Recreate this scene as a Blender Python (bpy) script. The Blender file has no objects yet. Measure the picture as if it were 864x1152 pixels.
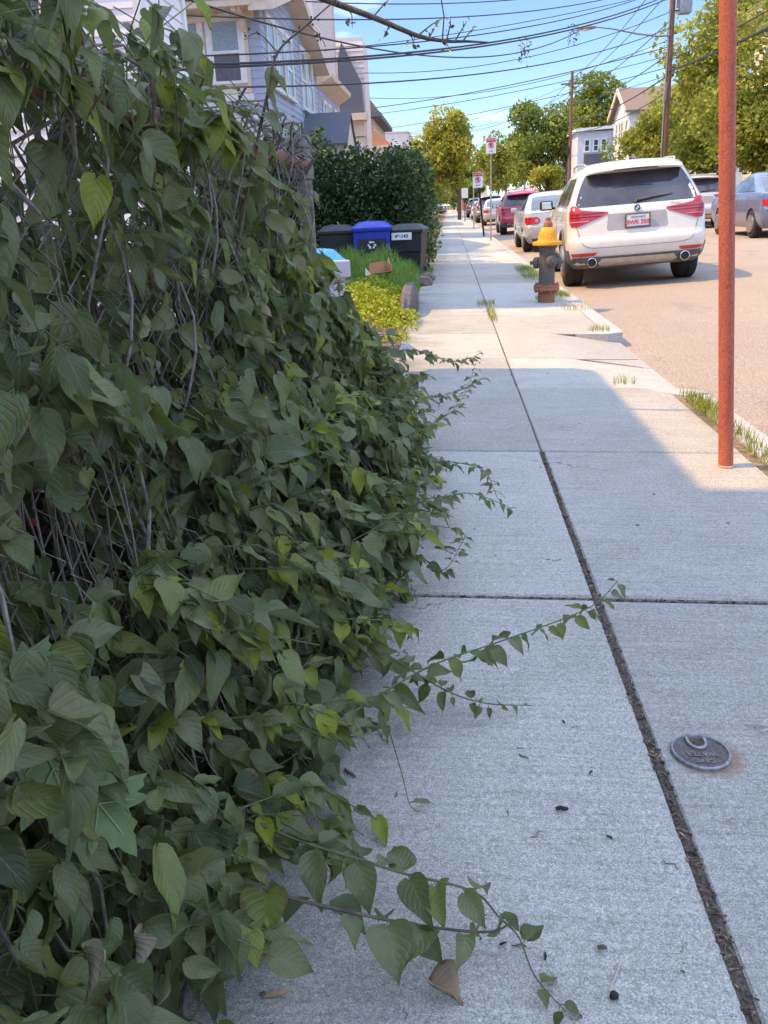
EXPO = 0.75
import bpy, bmesh, math, random
import numpy as np
from mathutils import Vector, Matrix, Euler
random.seed(7); RNG = np.random.default_rng(7)
S = bpy.context.scene
COL = S.collection
PI = math.pi
R = math.radians
U = random.uniform

# ------------------------------------------------------------------ materials
def newmat(name):
    m = bpy.data.materials.new(name); m.use_nodes = True
    nt = m.node_tree; nt.nodes.clear()
    out = nt.nodes.new('ShaderNodeOutputMaterial')
    b = nt.nodes.new('ShaderNodeBsdfPrincipled')
    nt.links.new(b.outputs[0], out.inputs[0])
    return m, nt, b, out
def N(nt, t, **k):
    n = nt.nodes.new(t)
    for a, v in k.items(): setattr(n, a, v)
    return n
def ramp(nt, fac, stops):
    r = N(nt, 'ShaderNodeValToRGB'); e = r.color_ramp.elements
    while len(e) < len(stops): e.new(.5)
    for i, (p, c) in enumerate(stops):
        e[i].position = p; e[i].color = (*c, 1) if len(c) == 3 else c
    nt.links.new(fac, r.inputs[0]); return r.outputs[0]
def coords(nt, scale=(1, 1, 1)):
    t = N(nt, 'ShaderNodeTexCoord'); mp = N(nt, 'ShaderNodeMapping'); mp.inputs['Scale'].default_value = scale
    nt.links.new(t.outputs['Object'], mp.inputs[0]); return mp.outputs[0]
def noise(nt, sc, scale=(1, 1, 1), det=4, rough=.6, out=0):
    n = N(nt, 'ShaderNodeTexNoise'); n.inputs['Scale'].default_value = sc; n.inputs['Detail'].default_value = det
    n.inputs['Roughness'].default_value = rough
    nt.links.new(coords(nt, scale), n.inputs['Vector']); return n.outputs[out]
def mixc(nt, fac, a, b, mode='MIX'):
    m = N(nt, 'ShaderNodeMix', data_type='RGBA', blend_type=mode)
    for sock, v in ((m.inputs[0], fac), (m.inputs[6], a), (m.inputs[7], b)):
        if isinstance(v, (int, float)): sock.default_value = v
        elif isinstance(v, tuple): sock.default_value = (*v, 1) if len(v) == 3 else v
        else: nt.links.new(v, sock)
    return m.outputs[2]
def math_(nt, op, a, b=0.0):
    m = N(nt, 'ShaderNodeMath', operation=op)
    for s, v in ((m.inputs[0], a), (m.inputs[1], b)):
        if isinstance(v, (int, float)): s.default_value = v
        else: nt.links.new(v, s)
    return m.outputs[0]
def bump(nt, b, h, strength=.3, dist=.01):
    n = N(nt, 'ShaderNodeBump'); n.inputs['Strength'].default_value = strength; n.inputs['Distance'].default_value = dist
    nt.links.new(h, n.inputs['Height']); nt.links.new(n.outputs[0], b.inputs['Normal'])
def mat(name, c1, c2=None, sc=8, rough=.6, metal=0, bstr=0, bdist=.005, spec=.5, coat=0, scale=(1, 1, 1), det=5, lo=.35, hi=.65):
    m, nt, b, o = newmat(name)
    b.inputs['Roughness'].default_value = rough; b.inputs['Metallic'].default_value = metal
    b.inputs['Specular IOR Level'].default_value = spec; b.inputs['Coat Weight'].default_value = coat
    if c2 is None: c2 = tuple(x * .86 for x in c1)
    f = noise(nt, sc, scale, det)
    nt.links.new(ramp(nt, f, [(lo, c2), (hi, c1)]), b.inputs['Base Color'])
    if bstr: bump(nt, b, f, bstr, bdist)
    return m

def concrete():
    m, nt, b, o = newmat('sidewalk concrete')
    fine = noise(nt, 300, det=2, rough=.8); coarse = noise(nt, 95, det=3, rough=.75); mid = noise(nt, 5, det=6); big = noise(nt, .9, det=4)
    spk = noise(nt, 420, det=2)
    c = ramp(nt, fine, [(.36, (.27, .25, .215)), (.48, (.51, .475, .42)), (.54, (.57, .535, .475)), (.66, (.88, .83, .75))])
    c = mixc(nt, .75, c, ramp(nt, coarse, [(.34, (.58, .57, .55)), (.5, (1, 1, 1)), (.68, (1.35, 1.33, 1.3))]), 'MULTIPLY')
    c = mixc(nt, .30, c, ramp(nt, mid, [(.3, (.40, .375, .335)), (.7, (.63, .595, .535))]))
    streak = noise(nt, 1.0, (3, 75, 3), det=5, rough=.7)
    c = mixc(nt, .6, c, ramp(nt, streak, [(.36, (.78, .77, .76)), (.5, (1, 1, 1)), (.64, (1.14, 1.13, 1.12))]), 'MULTIPLY')
    c = mixc(nt, .4, c, ramp(nt, big, [(.35, (.72, .70, .67)), (.65, (1, 1, 1))]), 'MULTIPLY')
    c = mixc(nt, ramp(nt, spk, [(.62, (0, 0, 0)), (.68, (.8, .8, .8))]), c, (.10, .09, .08))
    c = mixc(nt, ramp(nt, noise(nt, 70, det=1), [(.70, (0, 0, 0)), (.74, (.55, .55, .55))]), c, (.62, .60, .57))
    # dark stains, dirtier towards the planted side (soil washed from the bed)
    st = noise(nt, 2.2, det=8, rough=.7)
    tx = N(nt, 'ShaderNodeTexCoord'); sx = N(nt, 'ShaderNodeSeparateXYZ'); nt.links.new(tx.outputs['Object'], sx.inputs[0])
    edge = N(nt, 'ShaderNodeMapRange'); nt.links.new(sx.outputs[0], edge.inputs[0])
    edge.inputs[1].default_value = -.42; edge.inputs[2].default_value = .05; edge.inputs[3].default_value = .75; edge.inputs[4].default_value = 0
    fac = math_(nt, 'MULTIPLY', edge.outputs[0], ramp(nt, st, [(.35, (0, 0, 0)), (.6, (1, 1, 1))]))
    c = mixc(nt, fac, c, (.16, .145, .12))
    c = mixc(nt, ramp(nt, noise(nt, 3.1, det=9, rough=.75), [(.60, (0, 0, 0)), (.75, (.35, .35, .35))]), c, (.20, .185, .16))
    # hairline cracks, gum spots, a rust stain round the iron cover, tone that differs from slab to slab
    vo = N(nt, 'ShaderNodeTexVoronoi', feature='DISTANCE_TO_EDGE'); vo.inputs['Scale'].default_value = .75
    wv = N(nt, 'ShaderNodeVectorMath', operation='ADD'); nzv = N(nt, 'ShaderNodeTexNoise'); nzv.inputs['Scale'].default_value = 7; nzv.inputs['Detail'].default_value = 6; nt.links.new(tx.outputs['Object'], nzv.inputs['Vector'])
    scl = N(nt, 'ShaderNodeVectorMath', operation='SCALE'); scl.inputs['Scale'].default_value = .22; nt.links.new(nzv.outputs['Color'], scl.inputs[0])
    nt.links.new(tx.outputs['Object'], wv.inputs[0]); nt.links.new(scl.outputs[0], wv.inputs[1]); nt.links.new(wv.outputs[0], vo.inputs['Vector'])
    cr_ = math_(nt, 'MULTIPLY', math_(nt, 'LESS_THAN', vo.outputs['Distance'], .0022), ramp(nt, noise(nt, .8, det=2), [(.52, (0, 0, 0)), (.60, (.75, .75, .75))]))
    c = mixc(nt, cr_, c, (.09, .08, .07))
    vg = N(nt, 'ShaderNodeTexVoronoi'); vg.inputs['Scale'].default_value = 2.3; nt.links.new(tx.outputs['Object'], vg.inputs['Vector'])
    c = mixc(nt, math_(nt, 'MULTIPLY', math_(nt, 'LESS_THAN', vg.outputs['Distance'], .035), .45), c, (.17, .16, .15))
    ds_ = N(nt, 'ShaderNodeVectorMath', operation='DISTANCE'); ds_.inputs[1].default_value = (.530, 1.528, -.016); nt.links.new(tx.outputs['Object'], ds_.inputs[0])
    rs_ = N(nt, 'ShaderNodeMapRange'); nt.links.new(math_(nt, 'ADD', ds_.outputs['Value'], math_(nt, 'MULTIPLY', math_(nt, 'SUBTRACT', noise(nt, 60, det=4), .5), .03)), rs_.inputs[0])
    rs_.inputs[1].default_value = .055; rs_.inputs[2].default_value = .082; rs_.inputs[3].default_value = .75; rs_.inputs[4].default_value = 0
    c = mixc(nt, rs_.outputs[0], c, (.36, .20, .11))
    at = N(nt, 'ShaderNodeAttribute', attribute_name='slab'); c = mixc(nt, 1.0, c, ramp(nt, at.outputs['Fac'], [(0, (.80, .79, .78)), (.5, (.96, .95, .94)), (1, (1.06, 1.05, 1.03))]), 'MULTIPLY')
    nt.links.new(c, b.inputs['Base Color']); b.inputs['Roughness'].default_value = .88; b.inputs['Specular IOR Level'].default_value = .3
    broom = noise(nt, 1.0, (6, 210, 6), det=5, rough=.65)
    h = math_(nt, 'ADD', math_(nt, 'MULTIPLY', broom, .9), math_(nt, 'MULTIPLY', fine, 1.0))
    bump(nt, b, h, .9, .005)
    return m
def asphalt():
    m, nt, b, o = newmat('worn asphalt')
    f = noise(nt, 75, det=4, rough=.8); g = noise(nt, 30, det=3)
    c = ramp(nt, f, [(.34, (.10, .078, .062)), (.5, (.34, .265, .21)), (.64, (.64, .52, .415))])
    c = mixc(nt, .35, c, ramp(nt, noise(nt, .35, det=5), [(.35, (.27, .212, .17)), (.65, (.40, .32, .255))]))
    c = mixc(nt, ramp(nt, noise(nt, 1.3, (1, .25, 1), det=7), [(.62, (0, 0, 0)), (.75, (.5, .5, .5))]), c, (.17, .145, .125))
    c = mixc(nt, ramp(nt, noise(nt, .9, (1, .35, 1), det=3), [(.60, (0, 0, 0)), (.70, (.4, .4, .4))]), c, (.12, .105, .095))
    nt.links.new(c, b.inputs['Base Color']); b.inputs['Roughness'].default_value = .9
    bump(nt, b, math_(nt, 'ADD', f, g), .8, .012)
    return m
def leafmat(name, cols, trans=.38, rough=.37, vein=True, yellow=.35):
    m, nt, b, o = newmat(name)
    at = N(nt, 'ShaderNodeAttribute', attribute_name='rnd'); uv = N(nt, 'ShaderNodeUVMap')
    n = len(cols); c = ramp(nt, at.outputs['Fac'], [(i / (n - 1), x) for i, x in enumerate(cols)])
    c = mixc(nt, .5, c, ramp(nt, noise(nt, 45, det=4), [(.3, (.62, .66, .6)), (.7, (1.15, 1.12, 1.1))]), 'MULTIPLY')
    if vein:
        sx = N(nt, 'ShaderNodeSeparateXYZ'); nt.links.new(uv.outputs[0], sx.inputs[0])
        u = math_(nt, 'ABSOLUTE', math_(nt, 'SUBTRACT', sx.outputs[0], .5))
        mid = math_(nt, 'LESS_THAN', u, .022)
        lat = math_(nt, 'FRACT', math_(nt, 'SUBTRACT', math_(nt, 'MULTIPLY', sx.outputs[1], 6.5), math_(nt, 'MULTIPLY', u, 5.0)))
        lat2 = math_(nt, 'LESS_THAN', math_(nt, 'ABSOLUTE', math_(nt, 'SUBTRACT', lat, .5)), .055)
        v = math_(nt, 'MAXIMUM', mid, math_(nt, 'MULTIPLY', lat2, .45))
        c = mixc(nt, math_(nt, 'MULTIPLY', v, .34), c, (.22, .27, .14))
        ge = N(nt, 'ShaderNodeNewGeometry'); c = mixc(nt, math_(nt, 'MULTIPLY', ge.outputs['Backfacing'], .45), c, (.19, .21, .14))   # paler undersides
        edge_ = math_(nt, 'GREATER_THAN', math_(nt, 'ADD', math_(nt, 'MULTIPLY', u, 1.2), noise(nt, 26, det=3)), 1.12); c = mixc(nt, math_(nt, 'MULTIPLY', edge_, .7), c, (.17, .11, .05))
        # brown spots and nibbled dry margins on a few leaves
        sp = ramp(nt, noise(nt, 60, det=2), [(.68, (0, 0, 0)), (.73, (.8, .8, .8))])
        c = mixc(nt, math_(nt, 'MULTIPLY', sp, .4), c, (.12, .09, .04))
        swell = math_(nt, 'ABSOLUTE', math_(nt, 'SUBTRACT', lat, .5))
        bump(nt, b, math_(nt, 'ADD', math_(nt, 'MINIMUM', swell, .25), math_(nt, 'MULTIPLY', noise(nt, 90, det=3), .25)), .55, .004)
    nt.links.new(c, b.inputs['Base Color']); b.inputs['Roughness'].default_value = rough
    b.inputs['Specular IOR Level'].default_value = .38
    t = N(nt, 'ShaderNodeBsdfTranslucent'); nt.links.new(mixc(nt, yellow, c, (.22, .30, .02)), t.inputs[0])
    mx = N(nt, 'ShaderNodeMixShader'); mx.inputs[0].default_value = trans
    nt.links.new(b.outputs[0], mx.inputs[1]); nt.links.new(t.outputs[0], mx.inputs[2]); nt.links.new(mx.outputs[0], o.inputs[0])
    return m
def glassmat(name, c=(.02, .025, .03), rough=.04, spec=.8, c2=None, sc=3):
    m = mat(name, c, c2 or tuple(x * .6 for x in c), sc=sc, rough=rough, spec=spec); return m
def rustmat(name, red, dark, bare, sc=26, metal=0.0):
    m, nt, b, o = newmat(name)
    a = noise(nt, sc, (1, 1, .6), det=8, rough=.75); d = noise(nt, sc * 5, det=4); st = noise(nt, 9, (6, 6, .35), det=5)
    c = ramp(nt, a, [(.28, dark), (.45, red), (.62, red), (.76, bare)])
    c = mixc(nt, .6, c, ramp(nt, d, [(.34, (.42, .36, .34)), (.5, (1, 1, 1)), (.66, (1.4, 1.5, 1.5))]), 'MULTIPLY')
    chip = ramp(nt, noise(nt, sc * 1.7, det=9, rough=.8), [(.60, (0, 0, 0)), (.64, (.9, .9, .9))]); c = mixc(nt, chip, c, dark)
    c = mixc(nt, ramp(nt, st, [(.52, (0, 0, 0)), (.72, (.45, .45, .45))]), c, dark)
    nt.links.new(c, b.inputs['Base Color']); b.inputs['Roughness'].default_value = .72; b.inputs['Metallic'].default_value = metal
    bump(nt, b, math_(nt, 'ADD', a, d), .5, .002)
    return m
def paintmat(name, c, metal=0.0, rough=.28, flake=.1):
    m, nt, b, o = newmat(name)
    f = noise(nt, 6, det=5)
    dk = tuple(x * .82 for x in c)
    col = mixc(nt, ramp(nt, f, [(.45, (0, 0, 0)), (.75, (.5, .5, .5))]), c, dk)
    sx = N(nt, 'ShaderNodeSeparateXYZ'); t = N(nt, 'ShaderNodeTexCoord'); nt.links.new(t.outputs['Object'], sx.inputs[0])
    mr = N(nt, 'ShaderNodeMapRange'); nt.links.new(sx.outputs[2], mr.inputs[0])
    mr.inputs[1].default_value = .25; mr.inputs[2].default_value = .75; mr.inputs[3].default_value = .55; mr.inputs[4].default_value = 0
    dust = math_(nt, 'MULTIPLY', mr.outputs[0], f)
    col = mixc(nt, dust, col, (.30, .25, .20))       # road dust caked along the sills
    nt.links.new(col, b.inputs['Base Color']); b.inputs['Roughness'].default_value = rough; b.inputs['Metallic'].default_value = metal
    b.inputs['Coat Weight'].default_value = .7; b.inputs['Coat Roughness'].default_value = .06
    return m
def siding(name, c, c2):
    m, nt, b, o = newmat(name)
    f = noise(nt, 2.5, (1, 1, .4), det=6); g = noise(nt, 1.0, (9, 9, 60), det=3)
    col = mixc(nt, .5, ramp(nt, f, [(.3, c2), (.7, c)]), ramp(nt, g, [(.3, c2), (.7, c)]))
    nt.links.new(col, b.inputs['Base Color']); b.inputs['Roughness'].default_value = .62
    return m
M = {}
M['concrete'] = concrete(); M['asphalt'] = asphalt()
M['granite'] = mat('kerb granite', (.52, .50, .47), (.26, .25, .24), 140, .85, bstr=.5, bdist=.004, det=3)
M['soil'] = mat('dry soil', (.27, .19, .12), (.10, .068, .042), 30, .95, bstr=.8, bdist=.02)
M['darksoil'] = mat('dark soil and litter', (.11, .078, .055), (.035, .026, .02), 60, .95, bstr=.9, bdist=.015)
M['jointdirt'] = mat('joint dirt', (.17, .125, .09), (.035, .028, .022), 150, .95, bstr=1, bdist=.01, det=6)
M['lawn'] = mat('rough lawn', (.16, .13, .06), (.06, .075, .025), 5, .95, bstr=.5, bdist=.03)
M['stone'] = mat('mossy fieldstone', (.25, .185, .16), (.075, .062, .055), 14, .85, bstr=.8, bdist=.012, det=8)
M['galv'] = mat('weathered galvanised steel', (.22, .20, .185), (.10, .085, .07), 60, .55, metal=.5, bstr=.2, bdist=.001)
M['post'] = mat('weathered grey pipe', (.20, .19, .175), (.095, .085, .075), 45, .6, metal=.25, bstr=.3, bdist=.001)
M['railrust'] = rustmat('rusty rail pipe', (.17, .075, .04), (.07, .035, .022), (.26, .19, .15), 40)
M['polerust'] = rustmat('rust red pole paint', (.46, .105, .06), (.17, .05, .035), (.50, .23, .17), 34)
M['hydiron'] = rustmat('worn black hydrant paint', (.10, .085, .08), (.05, .042, .04), (.32, .27, .25), 30)
M['hydrust'] = rustmat('hydrant rust', (.30, .11, .055), (.13, .05, .03), (.38, .22, .15), 30)
M['hydorange'] = rustmat('hydrant yellow orange paint', (.78, .33, .02), (.50, .19, .02), (.85, .45, .05), 18)
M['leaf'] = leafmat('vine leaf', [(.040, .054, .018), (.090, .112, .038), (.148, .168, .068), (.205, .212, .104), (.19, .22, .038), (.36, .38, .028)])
M['leafgrey'] = leafmat('shaded vine leaf', [(.045, .055, .022), (.105, .115, .052), (.19, .185, .105)], trans=.22)  # darker copy of the vine leaf: inner-layer shade put into the colour
M['maple'] = leafmat('maple leaf', [(.13, .18, .06), (.16, .215, .07)], trans=.25, vein=False)
M['deadleaf'] = leafmat('dry leaf', [(.34, .24, .16), (.20, .12, .07)], trans=.1, rough=.8)
M['stem'] = mat('vine stem', (.15, .115, .075), (.06, .05, .035), 40, .75)
M['stemgrey'] = mat('old grey vine stem', (.26, .22, .19), (.11, .09, .075), 50, .8)
M['stemgreen'] = mat('green vine shoot', (.10, .13, .04), (.065, .075, .03), 30, .6)
M['bark'] = mat('tree bark', (.13, .10, .075), (.05, .038, .03), 9, .9, scale=(4, 4, .7), bstr=.8, bdist=.03)
M['polewood'] = mat('utility pole wood', (.25, .13, .085), (.12, .065, .045), 7, .85, scale=(5, 5, .3), bstr=.3, bdist=.01)
M['greywood'] = mat('grey pole wood', (.27, .215, .17), (.15, .12, .095), 7, .85, scale=(5, 5, .3))
M['wire'] = mat('black cable', (.03, .03, .035), (.02, .02, .022), 8, .6)
M['white'] = mat('white trim paint', (.78, .77, .75), (.66, .65, .62), 5, .5)
M['cream'] = mat('cream trim paint', (.74, .60, .46), (.64, .50, .37), 4, .55)
M['whiteside'] = siding('white clapboard', (.80, .77, .78), (.70, .66, .67))
M['blueside'] = siding('slate blue shingle', (.41, .46, .58), (.33, .37, .48))
M['beigeside'] = siding('pinkish beige clapboard', (.76, .64, .59), (.66, .55, .50))
M['tanside'] = siding('tan clapboard', (.74, .60, .48), (.64, .51, .40))
M['roofdark'] = mat('charcoal shingle roof', (.15, .155, .185), (.085, .09, .11), 30, .85, scale=(1, 1, 3), bstr=.4)
M['roofbrown'] = mat('brown shingle roof', (.24, .17, .135), (.15, .105, .085), 20, .85, scale=(1, 1, 3))
M['rooforange'] = mat('terracotta shingle roof', (.62, .28, .15), (.5, .21, .11), 14, .8)
M['pane'] = glassmat('window glass', (.035, .045, .055), .05, .9)
M['skypane'] = mat('curtained glass with sky reflection', (.30, .38, .41), (.17, .235, .27), 22, .12, spec=.8)  # pale bluish colour stands in for sky reflected in the upper sash
M['shade'] = mat('grey window shade', (.13, .125, .145), (.085, .08, .095), 8, .15, spec=.7)
M['brick'] = mat('red brick', (.36, .17, .12), (.25, .11, .08), 6, .85)
M['plastblack'] = mat('black bin plastic', (.022, .024, .028), (.014, .015, .017), 12, .5)
M['plastblue'] = mat('blue bin plastic', (.018, .045, .46), (.012, .03, .34), 6, .45)
M['plastsky'] = mat('sky blue lid plastic', (.035, .27, .62), (.025, .20, .50), 6, .4)
M['plastlilac'] = mat('faded grey bin plastic', (.56, .50, .58), (.44, .40, .46), 8, .55)
M['cardboard'] = mat('brown cardboard', (.46, .24, .12), (.36, .17, .085), 20, .85)
M['signwhite'] = mat('sign white', (.80, .79, .78), (.70, .69, .68), 9, .45)
M['signred'] = mat('sign red', (.62, .04, .06), (.5, .03, .045), 9, .45)
M['black'] = mat('black paint', (.015, .015, .016), (.01, .01, .01), 9, .5)
M['rubber'] = mat('tyre rubber', (.035, .032, .03), (.018, .017, .016), 40, .85, bstr=.3)
M['alloy'] = mat('wheel alloy', (.42, .41, .41), (.28, .27, .27), 12, .35, metal=.8)
M['chrome'] = mat('chrome', (.72, .72, .73), (.6, .6, .6), 9, .12, metal=1)
M['cladding'] = mat('grey bumper plastic', (.13, .122, .118), (.08, .075, .072), 20, .6)
M['skid'] = mat('silver skid plate', (.50, .47, .44), (.40, .37, .34), 12, .4, metal=.3)
M['carglass'] = glassmat('car glass', (.062, .055, .072), .06, .8, (.03, .027, .035), 2.2)
M['taillight'] = mat('red lamp lens', (.50, .006, .012), (.33, .004, .008), 60, .12, coat=.8, scale=(1, 1, 6))
M['lampline'] = mat('pale lamp strip', (.70, .30, .30), (.55, .2, .2), 9, .15)
M['ironcover'] = mat('cast iron', (.16, .125, .115), (.075, .058, .053), 110, .6, metal=.35, bstr=.5, bdist=.002)
M['ironworn'] = mat('worn iron rim', (.36, .35, .36), (.20, .18, .175), 80, .45, metal=.5)
M['ruststain'] = mat('rust stained concrete', (.42, .38, .34), (.34, .23, .16), 40, .9, bstr=.4)
M['twig'] = mat('dry twig', (.17, .11, .075), (.08, .05, .035), 60, .85)
M['twigpale'] = mat('pale dry stalk', (.58, .50, .40), (.42, .34, .25), 40, .8)
M['duff'] = mat('black plant scrap', (.035, .026, .024), (.018, .014, .014), 60, .9)
M['samara'] = mat('dry maple seed wing', (.42, .29, .17), (.27, .16, .09), 50, .75)
M['redflower'] = mat('red petals', (.55, .02, .06), (.35, .012, .05), 30, .5)
M['lampgrey'] = mat('street lamp metal', (.33, .33, .34), (.25, .25, .26), 9, .5, metal=.4)
M['steelpost'] = mat('sign post steel', (.42, .42, .42), (.30, .29, .28), 14, .5, metal=.5)

# ------------------------------------------------------------------ mesh helpers
class MB:
    def __init__(s): s.v = []; s.f = []
    def add(s, vs, fs):
        k = len(s.v); s.v += [tuple(p) for p in vs]; s.f += [tuple(i + k for i in f) for f in fs]; return s
    def box(s, x0, x1, y0, y1, z0, z1, bev=0.0, rot=0, about=None):
        if bev <= 0:
            vs = [(x, y, z) for z in (z0, z1) for y in (y0, y1) for x in (x0, x1)]
            fs = [(0, 2, 3, 1), (4, 5, 7, 6), (0, 1, 5, 4), (2, 6, 7, 3), (0, 4, 6, 2), (1, 3, 7, 5)]
        else:
            bm = bmesh.new(); bmesh.ops.create_cube(bm, size=1)
            for q in bm.verts: q.co = ((x0 + x1) / 2 + q.co.x * (x1 - x0), (y0 + y1) / 2 + q.co.y * (y1 - y0), (z0 + z1) / 2 + q.co.z * (z1 - z0))
            bmesh.ops.bevel(bm, geom=bm.edges[:], offset=bev, segments=2, profile=.6, affect='EDGES')
            bm.verts.index_update(); vs = [tuple(q.co) for q in bm.verts]; fs = [tuple(q.index for q in f.verts) for f in bm.faces]; bm.free()
        if rot:
            cx, cy = about or ((x0 + x1) / 2, (y0 + y1) / 2); c, n = math.cos(rot), math.sin(rot)
            vs = [(cx + (x - cx) * c - (y - cy) * n, cy + (x - cx) * n + (y - cy) * c, z) for x, y, z in vs]
        return s.add(vs, fs)
    def tube(s, pts, r, n=8, cap=True):
        P = [Vector(p) for p in pts]; m = len(P)
        rs = r if hasattr(r, '__len__') else [r] * m
        vs = []; fs = []; t0 = (P[1] - P[0]).normalized()
        a = t0.orthogonal().normalized()
        for i in range(m):
            t = (P[min(i + 1, m - 1)] - P[max(i - 1, 0)]).normalized()
            a = (a - t * a.dot(t)); a = a.normalized() if a.length > 1e-6 else t.orthogonal().normalized()
            b = t.cross(a)
            for k in range(n):
                w = 2 * PI * k / n; vs.append(P[i] + (a * math.cos(w) + b * math.sin(w)) * rs[i])
        for i in range(m - 1):
            for k in range(n): fs.append((i * n + k, i * n + (k + 1) % n, (i + 1) * n + (k + 1) % n, (i + 1) * n + k))
        if cap: fs.append(tuple(range(n - 1, -1, -1))); fs.append(tuple((m - 1) * n + k for k in range(n)))
        return s.add(vs, fs)
    def lathe(s, prof, n=24, c=(0, 0, 0), axis='z', caps=True):
        vs = []; fs = []; m = len(prof)
        for r, h in prof:
            for k in range(n):
                w = 2 * PI * k / n; x, y = r * math.cos(w), r * math.sin(w)
                p = (x, y, h) if axis == 'z' else ((h, x, y) if axis == 'x' else (y, h, x))
                vs.append((c[0] + p[0], c[1] + p[1], c[2] + p[2]))
        for i in range(m - 1):
            for k in range(n): fs.append((i * n + k, i * n + (k + 1) % n, (i + 1) * n + (k + 1) % n, (i + 1) * n + k))
        if caps: fs.append(tuple(range(n - 1, -1, -1))); fs.append(tuple((m - 1) * n + k for k in range(n)))
        return s.add(vs, fs)
    def prism(s, poly, d):     # poly: list of 3-D points, extruded by vector d
        n = len(poly); d = Vector(d); vs = [Vector(p) for p in poly]; vs += [p + d for p in vs]
        fs = [tuple(range(n - 1, -1, -1)), tuple(range(n, 2 * n))] + [(i, (i + 1) % n, n + (i + 1) % n, n + i) for i in range(n)]
        return s.add(vs, fs)
    def blob(s, c, r, seed=0, lump=.25, sub=2):
        bm = bmesh.new(); bmesh.ops.create_icosphere(bm, subdivisions=sub, radius=1)
        from mathutils import noise as mn
        for q in bm.verts:
            k = 1 + lump * mn.noise(q.co * 1.6 + Vector((seed * 3.1, seed * 1.7, 0)))
            q.co = Vector((c[0] + q.co.x * r[0] * k, c[1] + q.co.y * r[1] * k, c[2] + q.co.z * r[2] * k))
        bm.verts.index_update(); s.add([tuple(q.co) for q in bm.verts], [tuple(q.index for q in f.verts) for f in bm.faces]); bm.free(); return s
    def build(s, name, m, parent=None, smooth=0, fix=True):
        me = bpy.data.meshes.new(name); me.from_pydata(s.v, [], s.f)
        if fix:
            bm = bmesh.new(); bm.from_mesh(me); bmesh.ops.recalc_face_normals(bm, faces=bm.faces[:]); bm.to_mesh(me); bm.free()
        if smooth:
            for p in me.polygons: p.use_smooth = True
            me.set_sharp_from_angle(angle=R(smooth))
        me.materials.append(m); o = bpy.data.objects.new(name, me); COL.objects.link(o); o.parent = parent; return o
def tag(o, label, cat, group=None):
    o['label'] = label; o['category'] = cat
    if group: o['group'] = group
    return o
def thing(name, label, cat, loc=(0, 0, 0), rz=0, group=None):
    o = bpy.data.objects.new(name, None); COL.objects.link(o); o.location = loc; o.rotation_euler = (0, 0, rz); o.empty_display_size = .2
    return tag(o, label, cat, group)
def struct(o): o['kind'] = 'structure'; return o
def stuff(o): o['kind'] = 'stuff'; return o
def kids(o): return [c for c in bpy.data.objects if c.parent is o]
def copy_tree(o, parent=None):
    c = o.copy(); COL.objects.link(c); c.parent = parent
    for ch in kids(o): copy_tree(ch, c)
    return c
def text_mesh(body, size, m, parent, name, mtx, ext=.001, bold=0.0):
    cu = bpy.data.curves.new(name, 'FONT'); cu.body = body; cu.size = size; cu.extrude = ext; cu.align_x = 'CENTER'; cu.align_y = 'CENTER'; cu.offset = bold
    t = bpy.data.objects.new(name, cu); COL.objects.link(t)
    dg = bpy.context.evaluated_depsgraph_get(); me = bpy.data.meshes.new_from_object(t.evaluated_get(dg))
    bpy.data.objects.remove(t); bpy.data.curves.remove(cu)
    me.transform(mtx); me.materials.clear(); me.materials.append(m)
    o = bpy.data.objects.new(name, me); COL.objects.link(o); o.parent = parent; return o
def np_obj(name, V, Fq, m, parent=None, uv=None, rnd=None, smooth=True):
    V = np.asarray(V, np.float32); Fq = np.asarray(Fq, np.int32); k = Fq.shape[1]
    me = bpy.data.meshes.new(name); me.vertices.add(len(V)); me.vertices.foreach_set('co', V.ravel())
    me.loops.add(Fq.size); me.loops.foreach_set('vertex_index', Fq.ravel())
    me.polygons.add(len(Fq)); me.polygons.foreach_set('loop_start', np.arange(0, Fq.size, k, dtype=np.int32))
    me.polygons.foreach_set('use_smooth', np.full(len(Fq), smooth))
    if uv is not None:
        l = me.uv_layers.new(name='UVMap'); l.data.foreach_set('uv', np.asarray(uv, np.float32)[Fq.ravel()].ravel())
    if rnd is not None:
        a = me.attributes.new('rnd', 'FLOAT', 'POINT'); a.data.foreach_set('value', np.asarray(rnd, np.float32))
    me.update(calc_edges=True); me.validate(); me.materials.append(m)
    o = bpy.data.objects.new(name, me); COL.objects.link(o); o.parent = parent; return o

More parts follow.
